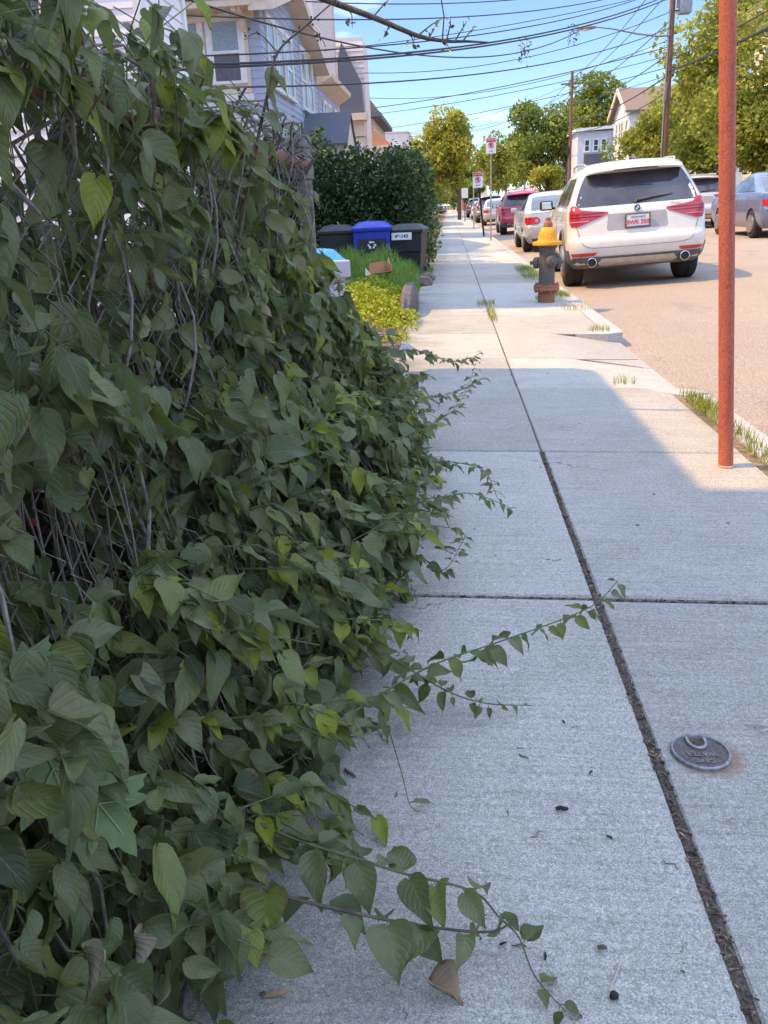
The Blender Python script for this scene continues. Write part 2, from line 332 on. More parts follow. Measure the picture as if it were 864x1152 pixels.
# ------------------------------------------------------------------ leaves
VR = [0, .03, .08, .15, .24, .34, .45, .56, .67, .77, .86, .93, 1.0]
WR = [.14, .58, .82, .95, 1.0, .97, .87, .72, .54, .37, .20, .09, .0]
UC = [-1, -.5, 0, .5, 1]
TU = np.array([u for _ in VR for u in UC]); TV = np.array([v for v in VR for _ in UC]); TW = np.array([w for w in WR for _ in UC])
TF = np.array([(r * 5 + c, r * 5 + c + 1, (r + 1) * 5 + c + 1, (r + 1) * 5 + c) for r in range(len(VR) - 1) for c in range(4)])
def leaves(name, P, D, Nn, L, m, parent=None, aspect=.29, fold=.24, curl=.25, rnd=None, wave=.05):
    P = np.asarray(P, float); n = len(P); D = np.asarray(D, float); Nn = np.asarray(Nn, float); L = np.asarray(L, float)
    D /= np.linalg.norm(D, axis=1, keepdims=True); Sx = np.cross(D, Nn); Sx /= np.linalg.norm(Sx, axis=1, keepdims=True) + 1e-9
    Nn = np.cross(Sx, D)
    cu = RNG.normal(curl, .22, (n, 1)); fo = RNG.normal(fold, .14, (n, 1)); asp = RNG.normal(aspect, .055, (n, 1)); ph = RNG.uniform(0, 6.28, (n, 1)); tw = RNG.normal(0, .25, (n, 1)); side = RNG.normal(0, .06, (n, 1))
    lx = TU[None] * TW[None] * asp + side * TV[None] ** 2
    ly = TV[None] - .10 * np.abs(TU[None]) * np.clip(1 - TV[None] / .2, 0, 1)
    lz = np.abs(TU[None]) * TW[None] * asp * fo * 1.6 - cu * TV[None] ** 2 + wave * np.sin(ph + TV[None] * 9 + TU[None] * 2.5) * np.abs(TU[None]) * 1.0 + tw * TU[None] * TW[None] * asp * TV[None]
    X = P[:, None] + (lx[..., None] * Sx[:, None] + ly[..., None] * D[:, None] + lz[..., None] * Nn[:, None]) * L[:, None, None]
    nv = len(TU); F = (TF[None] + (np.arange(n) * nv)[:, None, None]).reshape(-1, 4)
    uv = np.stack([np.tile(TU * .5 + .5, n), np.tile(TV, n)], 1)
    if rnd is None: rnd = RNG.uniform(0, 1, n)
    return np_obj(name, X.reshape(-1, 3), F, m, parent, uv, np.repeat(rnd, nv))
def foliage(name, P, size, m, parent=None, up=.35, rnd=None):
    """leaf-sized bent diamonds, two faces each"""
    P = np.asarray(P, float); n = len(P)
    a = RNG.normal(0, 1, (n, 3)); a /= np.linalg.norm(a, axis=1, keepdims=True)
    nn = RNG.normal(0, 1, (n, 3)); nn[:, 2] = np.abs(nn[:, 2]) + up; b = np.cross(nn, a); b /= np.linalg.norm(b, axis=1, keepdims=True) + 1e-9
    c = np.cross(a, b); s = (np.asarray(size) * RNG.uniform(.6, 1.3, n))[:, None]
    V = np.stack([P - a * s * .6, P + b * s * .36 + c * s * .12, P + a * s * .6 + c * s * .05, P - b * s * .36 + c * s * .12], 1).reshape(-1, 3)
    k = np.arange(n)[:, None] * 4
    F = np.concatenate([k + [0, 1, 2], k + [0, 2, 3]])
    if rnd is None: rnd = RNG.uniform(0, 1, n)
    return np_obj(name, V, F, m, parent, None, np.repeat(rnd, 4), smooth=False)
# ------------------------------------------------------------------ camera, sky, sun
yaw, pit, rol = R(5.06), R(20.0), .045
fw = Vector((-math.sin(yaw) * math.cos(pit), math.cos(yaw) * math.cos(pit), -math.sin(pit)))
rt0 = Vector((math.cos(yaw), math.sin(yaw), 0)); dn0 = fw.cross(rt0)
rt = rt0 * math.cos(rol) + dn0 * math.sin(rol); dn = dn0 * math.cos(rol) - rt0 * math.sin(rol)
cd = bpy.data.cameras.new('camera'); cam = bpy.data.objects.new('camera', cd); COL.objects.link(cam)
mx = Matrix((rt, -dn, -fw)).transposed().to_4x4(); mx.translation = Vector((0, 0, 1.1)); cam.matrix_world = mx
cd.sensor_fit = 'VERTICAL'; cd.sensor_height = 36; cd.lens = 940 / 1152 * 36; cd.clip_start = .05; cd.clip_end = 3000
S.camera = cam
SUN_AZ, SUN_EL = R(8), R(53)
w = bpy.data.worlds.new('World'); S.world = w; w.use_nodes = True
nt = w.node_tree; bg = nt.nodes['Background']
sky = nt.nodes.new('ShaderNodeTexSky'); sky.sky_type = 'NISHITA'; sky.sun_disc = False
sky.sun_elevation = SUN_EL; sky.sun_rotation = R(90) - (PI + SUN_AZ); sky.altitude = 0; sky.air_density = .7; sky.dust_density = 0; sky.ozone_density = 4
# a few thin clouds low in the sky
tc = nt.nodes.new('ShaderNodeTexCoord'); mp = nt.nodes.new('ShaderNodeMapping'); mp.inputs['Scale'].default_value = (5, 5, 26); mp.inputs['Location'].default_value = (.9, .35, 0)
nz = nt.nodes.new('ShaderNodeTexNoise'); nz.inputs['Scale'].default_value = 1.3; nz.inputs['Detail'].default_value = 6
cr = nt.nodes.new('ShaderNodeValToRGB'); cr.color_ramp.elements[0].position = .60; cr.color_ramp.elements[1].position = .78
cr.color_ramp.elements[1].color = (.6, .6, .6, 1)
mxn = nt.nodes.new('ShaderNodeMix'); mxn.data_type = 'RGBA'; mxn.inputs[7].default_value = (9, 9.2, 9.6, 1)
nt.links.new(tc.outputs['Generated'], mp.inputs[0]); nt.links.new(mp.outputs[0], nz.inputs['Vector']); nt.links.new(nz.outputs[0], cr.inputs[0])
nt.links.new(cr.outputs[0], mxn.inputs[0]); nt.links.new(sky.outputs[0], mxn.inputs[6])
# bright band added to the unseen upper sky, to lift the shade
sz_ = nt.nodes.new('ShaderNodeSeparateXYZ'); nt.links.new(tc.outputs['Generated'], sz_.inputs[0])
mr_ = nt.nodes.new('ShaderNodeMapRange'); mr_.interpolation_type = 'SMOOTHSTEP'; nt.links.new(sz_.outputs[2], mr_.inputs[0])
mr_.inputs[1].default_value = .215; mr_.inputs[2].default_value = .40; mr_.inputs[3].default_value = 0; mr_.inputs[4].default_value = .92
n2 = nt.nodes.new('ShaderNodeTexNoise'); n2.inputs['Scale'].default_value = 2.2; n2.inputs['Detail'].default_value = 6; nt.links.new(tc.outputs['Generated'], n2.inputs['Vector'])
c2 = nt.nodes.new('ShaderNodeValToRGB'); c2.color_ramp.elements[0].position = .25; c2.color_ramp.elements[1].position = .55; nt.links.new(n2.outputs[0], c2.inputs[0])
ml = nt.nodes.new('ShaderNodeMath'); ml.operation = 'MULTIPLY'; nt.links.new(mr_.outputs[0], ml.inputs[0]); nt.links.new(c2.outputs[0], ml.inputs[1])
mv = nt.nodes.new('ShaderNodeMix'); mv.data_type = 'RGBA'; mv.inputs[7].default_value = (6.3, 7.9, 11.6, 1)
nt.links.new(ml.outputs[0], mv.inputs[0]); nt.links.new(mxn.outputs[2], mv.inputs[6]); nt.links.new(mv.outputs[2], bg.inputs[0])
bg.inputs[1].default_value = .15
sl = bpy.data.lights.new('sun', 'SUN'); sl.energy = 4.0; sl.angle = R(.5); sl.color = (1.0, .65, .24)
so = bpy.data.objects.new('sun', sl); COL.objects.link(so); so.location = (-20, -3, 30)
sd = Vector((math.cos(SUN_EL) * math.cos(SUN_AZ), math.cos(SUN_EL) * math.sin(SUN_AZ), -math.sin(SUN_EL)))
so.rotation_euler = sd.to_track_quat('-Z', 'Y').to_euler()
S.view_settings.view_transform = 'Standard'; S.view_settings.look = 'None'; S.view_settings.exposure = EXPO; S.view_settings.gamma = 1
S.cycles.max_bounces = 8; S.cycles.transparent_max_bounces = 8; S.cycles.use_denoising = True

# ------------------------------------------------------------------ ground, road, sidewalk
def sheet(name, xs, ys, zf, m):
    V = [(x, y, zf(x, y)) for y in ys for x in xs]; n = len(xs)
    F = [(j * n + i, j * n + i + 1, (j + 1) * n + i + 1, (j + 1) * n + i) for j in range(len(ys) - 1) for i in range(n - 1)]
    o = MB().add(V, F).build(name, m, fix=False); return struct(o)
sheet('ground', [-1500, 1500], [-1500, 1500], lambda x, y: -.45, M['lawn'])
def lz(x, y): return .02 + .05 * math.sin(x * 1.7) * math.sin(y * 1.3) + .012 * (-x) if x < -.6 else 0.0
sheet('yard_ground', [-60, -30, -15] + [-8 + .4 * i for i in range(19)] + [-.6, -.43], [-12 + .5 * i for i in range(100)] + [40, 60, 100, 200, 400], lz, M['soil'])
def rz(x): d = x - 1.6; return -.17 + .045 * min(d, 2.2) + .012 * max(0, d - 2.2)
sheet('road', [1.50, 1.6, 2.5, 3.2, 3.8, 4.5, 5.55, 6.6, 7.6, 8.6, 9.5], [-20, 0, 5, 10, 15, 20, 30, 50, 80, 120, 200, 400], lambda x, y: rz(x), M['asphalt'])
sheet('far_sidewalk', [9.66, 11.6], [-20, 400], lambda x, y: .105, M['concrete'])
sheet('far_yard_ground', [11.6, 14, 60], [-20, 400], lambda x, y: .11 + .02 * (x - 11.6), M['lawn'])
k = MB(); k.box(9.5, 9.66, -20, 400, -.35, .112, .012); struct(k.build('far_kerb', M['granite']))
# slabs with open joints between them
def sz(x): return -.03 * x
sw = MB(); sw_r = []; ysplit = [-4.0, -2.3, -.75, 0.76, 2.275, 3.84, 5.30, 6.42, 7.72, 9.05, 9.9, 11.4, 12.9, 14.4, 15.9, 17.4, 18.9, 20.4, 22, 23.5, 25, 26.5, 28, 29.6, 31.2, 33, 35, 37, 39, 42, 45, 48, 52, 56, 60, 70, 85, 100, 130, 200]
def slab(x0, x1, y0, y1, drop=0.0):
    dz = U(-.004, .004); b = .006
    xs = [x0, x0 + b, x1 - b, x1]
    if drop: xs = [x0, x0 + b, x0 + .45, x1 - b, x1]
    ys = [y0, y0 + b, y1 - b, y1]; V = []; n = len(xs)
    for j, y in enumerate(ys):
        for i, x in enumerate(xs):
            e = (i in (0, n - 1)) or (j in (0, 3))
            t = max(0, (x - (x0 + .45)) / (x1 - x0 - .45)) if drop else 0
            V.append((x, y, sz(x) + dz - (.006 if e else 0) - drop * t))
    F = [(j * n + i, j * n + i + 1, (j + 1) * n + i + 1, (j + 1) * n + i) for j in range(3) for i in range(n - 1)]
    ring = [i for i in range(n)] + [j * n + n - 1 for j in range(1, 4)] + [3 * n + i for i in range(n - 2, -1, -1)] + [j * n for j in (2, 1)]
    kk = len(V); V += [(V[i][0], V[i][1], V[i][2] - .12) for i in ring]
    F += [(ring[(i + 1) % len(ring)], ring[i], kk + i, kk + (i + 1) % len(ring)) for i in range(len(ring))]
    sw.add(V, F); sw_r.extend([U(0, 1)] * len(V))
for a, b in zip(ysplit[:-1], ysplit[1:]):
    g = .009 if a >= 2.2 and abs(a - 2.275) > .01 else .009
    wide = b <= 3.9
    g0 = .011 if abs(a - 2.275) < .01 else .004
    g1 = .011 if abs(b - 2.275) < .01 else .004
    jl, jr = (.408, .4285) if wide else (.4145, .4215)
    slab(-.425, jl, a + g0, b - g1)
    if b <= 5.31: slab(jr, 1.335, a + g0, b - g1)
    elif b <= 7.8: slab(jr, 1.52, a + g0, b - g1, drop=.085)
    else: slab(jr, 1.40, a + g0, b - g1)
swo = struct(sw.build('sidewalk', M['concrete'], fix=False)); swo.data.attributes.new('slab', 'FLOAT', 'POINT').data.foreach_set('value', sw_r)
jd = MB()
for xs0, xs1, y0, y1, dz in ((.401, .437, -4, 3.84, -.008), (.405, .431, 3.84, 200, -.010)):
    n = 60 if y1 < 5 else 80; V = []
    for j in range(n + 1):
        y = y0 + (y1 - y0) * j / n
        V += [(xs0, y, sz(xs0) + dz), ((xs0 + xs1) / 2, y, sz(xs0) + dz + U(-.002, .005)), (xs1, y, sz(xs1) + dz)]
    jd.add(V, [(j * 3 + i, j * 3 + i + 1, j * 3 + i + 4, j * 3 + i + 3) for j in range(n) for i in range(2)])
for y in ysplit[1:-1]:
    jd.add([(-.42, y - .015, sz(-.42) - .0125), (1.4, y - .015, sz(1.4) - .0125), (1.4, y + .015, sz(1.4) - .0125), (-.42, y + .015, sz(-.42) - .0125)], [(0, 1, 2, 3)])
struct(jd.build('joint_fill', M['jointdirt'], fix=False))
# litter lying in the wide joint
jl = MB()
for i in range(900):
    y = U(.7, 3.9) if i < 800 else U(3.9, 8); x = U(.404, .432); l = U(.003, .012) if i % 4 else U(.01, .026); a = U(0, 6.28); z = sz(x) - .006 + U(-.002, .004)
    if i % 5 == 4: x = U(-.1, 1.3); y = 2.275 + U(-.009, .009); z = sz(x) - .007; a = U(-.4, .4)
    c, s_ = math.cos(a) * l / 2, math.sin(a) * l / 2; t = U(.0012, .004)
    jl.tube([(x - c, y - s_, z), (x + U(-.002, .002), y, z + U(.001, .004)), (x + c, y + s_, z + U(-.001, .003))], t * .6, 4)
stuff(jl.build('joint_litter', mat('joint litter', (.34, .25, .17), (.05, .036, .026), 45, .9, det=2, lo=.45, hi=.68)))
# kerb stones (near run, return beside the driveway, far run)
kb = MB(); y = -4.0
while y < 5.1:
    l = min(U(1.5, 2.1), 5.12 - y); kb.box(1.405, 1.555, y + .004, y + l - .004, -.35, sz(1.45) + .004, .012); y += l
y = 7.95
while y < 150:
    l = U(1.6, 2.3); kb.box(1.405, 1.555, y + .004, y + l - .004, -.35, sz(1.45) + .004, .012); y += l
struct(kb.build('kerb', M['granite'], smooth=30))
kr = MB(); kr.prism([(1.0, 5.27, -.2), (1.25, 5.20, -.2), (1.40, 5.06, -.2), (1.55, 5.13, -.2), (1.50, 5.22, -.2), (1.30, 5.33, -.2), (1.02, 5.37, -.2)], (0, 0, .166))
kr.prism([(1.10, 7.80, -.2), (1.28, 7.84, -.2), (1.41, 7.94, -.2), (1.555, 7.94, -.2), (1.54, 7.74, -.2), (1.40, 7.66, -.2), (1.12, 7.70, -.2)], (0, 0, .160))
struct(kr.build('driveway_kerb', M['granite']))
vs = MB(); vs.add([(1.325, -4, -.052), (1.41, -4, -.055), (1.41, 5.1, -.055), (1.325, 5.1, -.052)], [(0, 1, 2, 3)]); struct(vs.build('verge_strip', M['soil'], fix=False))

# ------------------------------------------------------------------ houses
def boards(mb, p0, p1, z0, z1, e=.11, d=.016, rake=None):
    p0 = Vector((*p0, 0)); p1 = Vector((*p1, 0)); t = (p1 - p0).normalized(); n = Vector((t.y, -t.x, 0)); L = (p1 - p0).length; z = z0
    while z < z1 - .01:
        zt = min(z + e, z1); a, b = (0, L)
        if rake:
            r = rake(z)
            if r is None: break
            a, b = r
        q = p0 + t * a; dd = t * (b - a)
        mb.prism([q + Vector((0, 0, z)), q + n * d + Vector((0, 0, z)), q + n * .003 + Vector((0, 0, zt)), q + Vector((0, 0, zt))], dd); z += e
def window(parent, p, n, wd, ht, top=None, bot=None, casing=None, sash=True, name='window', sill=True):
    """p: centre of the window's lower edge on the wall face; n: outward unit normal (x, y)"""
    n = Vector((*n, 0)); t = Vector((-n.y, n.x, 0)); p = Vector(p); up = Vector((0, 0, 1)); cw = .10; pr = .045
    def bx(mb, a0, a1, z0, z1, d0, d1):
        mb.add([p + t * a + n * d + up * z for z in (z0, z1) for d in (d0, d1) for a in (a0, a1)], [(0, 2, 3, 1), (4, 5, 7, 6), (0, 1, 5, 4), (2, 6, 7, 3), (0, 4, 6, 2), (1, 3, 7, 5)])
    f = MB(); h = wd / 2
    bx(f, -h - cw, -h, -.0, ht, 0, pr); bx(f, h, h + cw, -.0, ht, 0, pr); bx(f, -h - cw - .02, h + cw + .02, ht, ht + cw * 1.2, 0, pr + .012)
    if sill: bx(f, -h - cw - .04, h + cw + .04, -.07, -.0, 0, pr + .05)
    fo = f.build(name, casing or M['white'], parent)
    g = MB(); s = .045
    bx(g, -h, -h + s, 0, ht, .004, .028); bx(g, h - s, h, 0, ht, .004, .028); bx(g, -h + s, h - s, 0, s * 1.4, .004, .028); bx(g, -h + s, h - s, ht - s, ht, .004, .028)
    if sash: bx(g, -h + s, h - s, ht / 2 - .03, ht / 2 + .03, .004, .032)
    g.build('sash', casing or M['white'], fo)
    if sash:
        a = MB(); bx(a, -h + s, h - s, ht / 2 + .03, ht - s, .005, .014); a.build('pane', top or M['pane'], fo)
        a = MB(); bx(a, -h + s, h - s, s * 1.4, ht / 2 - .03, .005, .014); a.build('pane', bot or top or M['pane'], fo)
    else:
        a = MB(); bx(a, -h + s, h - s, s * 1.4, ht - s, .005, .014); a.build('pane', top or M['pane'], fo)
    return fo
def part(mb, name, m, parent, smooth=0, label=None):
    o = mb.build(name, m, parent, smooth)
    if label: o['label'] = label
    return o
# the near house, out of the picture to the left: its roof edges throw the shade over the near pavement
hA = thing('clapboard_house', 'tall white clapboard house with two storey porch beside the vine covered fence, behind the viewer', 'house')
b = MB(); b.box(-12, -4, -9, 2.3, -.3, 9.2); boards(b, (-4, -9), (-4, 2.3), .5, 9.2, .12); boards(b, (-4, 2.3), (-12, 2.3), .5, 9.2, .12); part(b, 'wall', M['whiteside'], hA)
b = MB(); b.box(-12.3, -3.75, -9.3, 2.32, 9.2, 9.45, .03); part(b, 'roof', M['roofdark'], hA)
b = MB(); b.box(-4.0, -3.0, 2.31, 5.44, 5.1, 5.35, .01); b.box(-4.0, -3.02, 2.31, 5.42, 2.5, 2.75); b.box(-4.0, -3.02, 2.31, 5.42, -.2, .5)
for y in (2.4, 3.9, 5.33):
    b.box(-3.14, -3.02, y - .06, y + .06, .5, 2.5); b.box(-3.14, -3.02, y - .06, y + .06, 2.75, 5.1)
b.box(-4.0, -3.1, 2.32, 5.4, .5, 1.4); b.box(-4.0, -3.1, 2.32, 5.4, 2.75, 3.7); b.box(-4, -3.3, 2.4, 5.36, 3.7, 5.1); part(b, 'porch', M['whiteside'], hA)
for y in (-6.5, -3.6, -.6):
    for z in (1.6, 4.4, 7.0): window(hA, (-4 + .012, y, z), (1, 0), .9, 1.5)
# white house with the clapboards that show between the leaves
hB = thing('clapboard_house', 'white clapboard house close behind the leafy fence top at the upper left', 'house')
b = MB(); b.box(-4.98, -3.0, 9.2, 10.7, -.2, 5.4); boards(b, (-3.0, 9.2), (-3.0, 10.7), .4, 5.3, .115); boards(b, (-4.98, 9.2), (-3.0, 9.2), .4, 5.3, .115)
b.box(-13, -5.0, 9.22, 16.2, -.2, 8.0); boards(b, (-13, 9.22), (-5.0, 9.22), .4, 8, .115); boards(b, (-5.0, 10.7), (-5.0, 16.2), .4, 8, .115); part(b, 'wall', M['whiteside'], hB)
for q in ((-3.02, -2.96, 10.63, 10.73, .4, 5.3), (-3.05, -2.96, 9.16, 9.26, .4, 5.3), (-5.05, -4.95, 16.15, 16.24, .4, 8)): part(MB().box(*q), 'corner_board', M['white'], hB)
b = MB(); b.box(-13.3, -4.75, 8.95, 16.4, 8.0, 8.2, .02); b.box(-4.98, -2.98, 9.16, 10.74, 5.3, 5.42, .02); part(b, 'roof', M['roofdark'], hB)
window(hB, (-2.985, 10.0, 3.55), (1, 0), .7, 1.3, M['skypane'], M['shade']); window(hB, (-4.3, 9.185, 2.9), (0, -1), .7, 1.3, M['skypane'], M['shade'])
window(hB, (-6.2, 9.2, 3.2), (0, -1), .8, 1.5, M['skypane'], M['shade'])
b = MB(); b.box(-4.98, -3.45, 16.25, 17.5, -.1, 2.35); part(b, 'entry_porch', M['tanside'], hB)
b = MB(); b.prism([(-5.0, 16.05, 3.35), (-3.0, 16.05, 2.12), (-3.0, 16.05, 2.34), (-5.0, 16.05, 3.57)], (0, .08, 0)); part(b, 'porch_fascia', M['white'], hB)
b = MB(); b.prism([(-5.0, 16.14, 3.45), (-3.0, 16.14, 2.22), (-2.95, 16.14, 2.36), (-5.0, 16.14, 3.63)], (0, 1.5, 0)); b.prism([(-5.0, 16.0, 3.585), (-2.95, 16.0, 2.33), (-2.95, 16.0, 2.375), (-5.0, 16.0, 3.63)], (0, .14, 0)); part(b, 'porch_roof', M['roofdark'], hB)
# slate blue house
hC = thing('shingled_house', 'slate blue shingled house with cream framed windows and cream roof edge', 'house')
X = -4.2; Y0, Y1 = 21.2, 29.9; PK = 24.9
def gz(y): return 5.55 + .95 * (y - 20.9) / (PK - 20.9) if y < PK else 6.5 - 1.15 * (y - PK) / (29.6 - PK)
b = MB(); b.prism([(X, Y0, -.2), (X, Y1, -.2), (X, Y1, gz(29.6) - .02), (X, PK, 6.45), (X, Y0, gz(Y0) - .02)], (-7, 0, 0))
def rk(z):
    if z > 6.3: return None
    if z < 5.3: return (0, Y1 - Y0)
    a = max(0.0, (z + .16 - 5.55) / .95 * (PK - 20.9) + 20.9 - Y0); e = PK + (6.5 - z - .16) / 1.15 * (29.6 - PK) - Y0
    return (a, max(a + .05, min(e, Y1 - Y0)))
boards(b, (X, Y0), (X, Y1), .5, 6.4, .16, .014, rk); boards(b, (-11.2, Y0), (X, Y0), .5, 5.5, .16, .014); part(b, 'wall', M['blueside'], hC)
b = MB(); t0, t1, t2 = (20.6, 5.5), (PK, 6.62), (29.75, 5.38)
b.prism([(X - .1, t0[0], t0[1]), (X - .1, t1[0], t1[1]), (X - .1, t1[0], t1[1] - .24), (X - .1, t0[0], t0[1] - .24)], (.55, 0, 0))
b.prism([(X - .1, t1[0], t1[1]), (X - .1, t2[0], t2[1]), (X - .1, t2[0], t2[1] - .24), (X - .1, t1[0], t1[1] - .24)], (.55, 0, 0)); part(b, 'rake_soffit', M['cream'], hC)
b = MB(); b.prism([(-11.3, t0[0] - .05, t0[1] + .005), (-11.3, PK, 6.63), (-11.3, t2[0] + .05, t2[1] + .005), (-11.3, t2[0] + .05, t2[1] + .1), (-11.3, PK, 6.75), (-11.3, t0[0] - .05, t0[1] + .1)], (7.4, 0, 0)); part(b, 'roof', M['roofdark'], hC)
b = MB(); b.box(-11, X - .28, Y0 - .05, Y0 - .022, 3.72, 5.32); part(b, 'window_surround', M['cream'], hC)
b = MB(); b.box(-11, X - .02, Y0 - .62, Y0 - .02, 5.36, 5.56, .02); b.box(-11, X + .0, Y0 - .7, Y0 - .02, 5.56, 5.66, .02)
b.box(-11, X - .1, Y0 - .10, Y0 - .022, 5.18, 5.36)
for xx in (-6.3, -5.75, -5.2, -4.65): b.box(xx - .05, xx + .05, Y0 - .55, Y0 - .02, 5.28, 5.37, .015)
b.prism([(X - .42, Y0 - .02, 5.36), (X - .42, Y0 - .5, 5.36), (X - .42, Y0 - .46, 5.27), (X - .42, Y0 - .2, 5.16), (X - .42, Y0 - .1, 4.95), (X - .42, Y0 - .02, 4.92)], (.12, 0, 0)); part(b, 'cornice', M['cream'], hC)
b = MB(); b.box(-11, X - .24, Y0 - .085, Y0 - .02, 3.56, 3.70, .01); b.box(X - .30, X - .20, Y0 - .085, Y0 - .02, 1.0, 3.56); b.box(-11, X - .31, Y0 - .075, Y0 - .02, 2.98, 3.12); part(b, 'belt_course', M['white'], hC)
window(hC, (-5.0, Y0 - .05, 3.92), (0, -1), .68, 1.30, M['skypane'], M['shade'], sill=False); window(hC, (-5.87, Y0 - .05, 3.92), (0, -1), .56, 1.30, M['skypane'], M['shade'], sill=False)
for yy in (22.3, 23.5, 24.7): window(hC, (X + .014, yy, 3.95), (1, 0), .82, 1.38, M['skypane'], M['shade'])
for yy in (27.05, 28.25): window(hC, (X + .014, yy, 3.92), (1, 0), .8, 1.5, M['skypane'], M['shade'])
b = MB(); b.prism([(-4.19, 25.7, 2.85), (-4.19, 27.0, 3.72), (-4.19, 28.3, 2.85)], (1.3, 0, 0)); part(b, 'porch_gable', M['cream'], hC)
b = MB()
for sy, ye in ((-1, 25.6), (1, 28.4)):
    b.prism([(-4.19, 27.0, 3.73), (-4.19, ye, 2.80), (-4.19, ye, 2.87), (-4.19, 27.0, 3.80)], (1.36, 0, 0))
part(b, 'porch_roof', M['roofdark'], hC)
b = MB(); b.box(-4.18, -2.95, 25.8, 28.2, -.1, 2.85); part(b, 'porch_wall', M['tanside'], hC)
# beige house with a flared cornice
hD = thing('clapboard_house', 'tall pinkish beige house with a flared cream cornice, beyond the blue house', 'house')
b = MB(); b.box(-10, -4.22, 30.2, 35.6, -.2, 4.9); boards(b, (-4.22, 30.2), (-4.22, 35.6), .5, 4.9, .14); part(b, 'wall', M['blueside'], hD)['label'] = 'pale blue lower wall'
b = MB(); b.box(-10, -4.24, 30.2, 35.6, 5.3, 10.5); boards(b, (-4.24, 30.2), (-4.24, 35.6), 5.45, 10.5, .14); part(b, 'upper_wall', M['beigeside'], hD)
b = MB(); b.prism([(-4.25, 30.1, 4.88), (-3.75, 30.1, 5.16), (-3.72, 30.1, 5.30), (-3.8, 30.1, 5.36), (-4.25, 30.1, 5.5)], (0, 5.7, 0)); part(b, 'cornice', M['cream'], hD)
b = MB(); b.box(-4.27, -4.19, 35.5, 35.66, 5.4, 10.5); part(b, 'corner_board', M['cream'], hD)
for yy in (31.4, 32.5, 34.2): window(hD, (-4.2, yy, 3.1), (1, 0), .6, 1.4, M['pane'])
# brown shingled house with the dark pointed dormer
hE = thing('shingled_house', 'tall brownish pink shingled house with a dark pointed slate gable', 'house')
b = MB(); b.prism([(-5.2, 42.0, -.2), (-3.66, 42.0, -.2), (-3.76, 42.0, 8.25), (-5.2, 42.0, 8.3)], (0, 2.6, 0)); boards(b, (-5.2, 42.0), (-3.72, 42.0), 5.3, 8.1, .22, .03); part(b, 'wall', M['beigeside'], hE)
b = MB(); b.prism([(-4.86, 41.3, 5.15), (-3.78, 41.3, 5.2), (-3.86, 41.3, 6.45), (-4.62, 41.3, 8.0), (-4.82, 41.3, 7.3)], (0, .68, 0)); part(b, 'slate_gable', M['roofdark'], hE)
b = MB(); b.prism([(-5.0, 41.1, 4.85), (-3.66, 41.1, 4.85), (-3.6, 41.1, 5.14), (-5.0, 41.1, 5.14)], (0, .88, 0)); b.box(-5.0, -3.75, 41.5, 41.98, 4.2, 4.84); part(b, 'cornice', M['cream'], hE)
b = MB(); b.box(-5.0, -3.8, 41.6, 41.97, -.2, 4.18); part(b, 'lower_wall', M['tanside'], hE)
window(hE, (-4.3, 41.6, 2.6), (0, -1), .6, 1.2, M['pane'])
# house with terracotta porch roof and dark railing
hF = thing('porch_house', 'tan house with orange porch roof, dark eave and black balcony railing', 'house')
b = MB(); b.box(-6, -4.1, 50, 60, -.2, 5.7); part(b, 'wall', M['tanside'], hF)
b = MB(); b.prism([(-5.6, 49.4, 5.95), (-3.65, 49.4, 5.95), (-4.15, 49.4, 6.6), (-5.6, 49.4, 6.9)], (0, 10, 0)); part(b, 'roof', M['roofbrown'], hF)
b = MB(); b.box(-5.5, -3.6, 49.3, 59.6, 5.72, 5.94); part(b, 'eave', M['roofdark'], hF)
b = MB(); b.prism([(-5.2, 47.9, 5.35), (-4.3, 47.9, 5.3), (-3.15, 47.9, 4.35), (-3.15, 47.9, 4.2), (-5.2, 47.9, 4.25)], (0, 2.0, 0)); part(b, 'porch_roof', M['rooforange'], hF)
b = MB(); b.box(-5.2, -3.1, 47.8, 49.98, 4.06, 4.19); b.box(-5.2, -3.1, 47.8, 49.98, 2.5, 2.7)
for xx in (-5.0, -4.1, -3.2): b.box(xx - .06, xx + .06, 47.85, 47.98, -.2, 4.06)
part(b, 'porch_frame', M['cream'], hF)
b = MB(); b.box(-5.0, -3.2, 47.86, 47.9, 3.6, 3.66)
for i in range(16): b.box(-5.0 + i * .12, -4.97 + i * .12, 47.865, 47.89, 2.7, 3.6)
part(b, 'railing', M['black'], hF)
hG = thing('flat_roofed_building', 'pale beige flat roofed building with lavender columns beyond the orange porch', 'building')
b = MB(); b.box(-5.4, -3.25, 75, 90, -.2, 6.85); boards(b, (-5.4, 75), (-3.25, 75), 2, 6.7, .3, .02); part(b, 'wall', M['beigeside'], hG)
b = MB(); b.box(-5.5, -3.2, 74.9, 90.1, 6.85, 6.95); part(b, 'parapet', M['white'], hG)
b = MB()
for xx in (-4.75, -4.4, -4.05): b.box(xx - .09, xx + .09, 73.6, 73.8, 1, 5.6)
b.box(-4.95, -3.85, 73.5, 74.99, 5.6, 5.8); part(b, 'colonnade', mat('lavender paint', (.5, .47, .58)), hG)
hH = thing('flat_roofed_building', 'low white flat roofed building with arched windows left of the yellow green tree', 'building')
b = MB(); b.box(-3.7, -2.0, 84, 95, -.2, 5.0); part(b, 'wall', M['white'], hH)
b = MB(); b.box(-3.8, -1.95, 83.9, 95.1, 5.0, 5.15); part(b, 'cornice', M['cream'], hH)
for xx in (-3.25, -2.5):
    b = MB(); b.prism([(xx - .25, 83.96, 2.6), (xx + .25, 83.96, 2.6)] + [(xx + .25 * math.cos(a * PI / 8), 83.96, 3.9 + .25 * math.sin(a * PI / 8)) for a in range(9)], (0, .03, 0)); part(b, 'arched_window', M['pane'], hH)
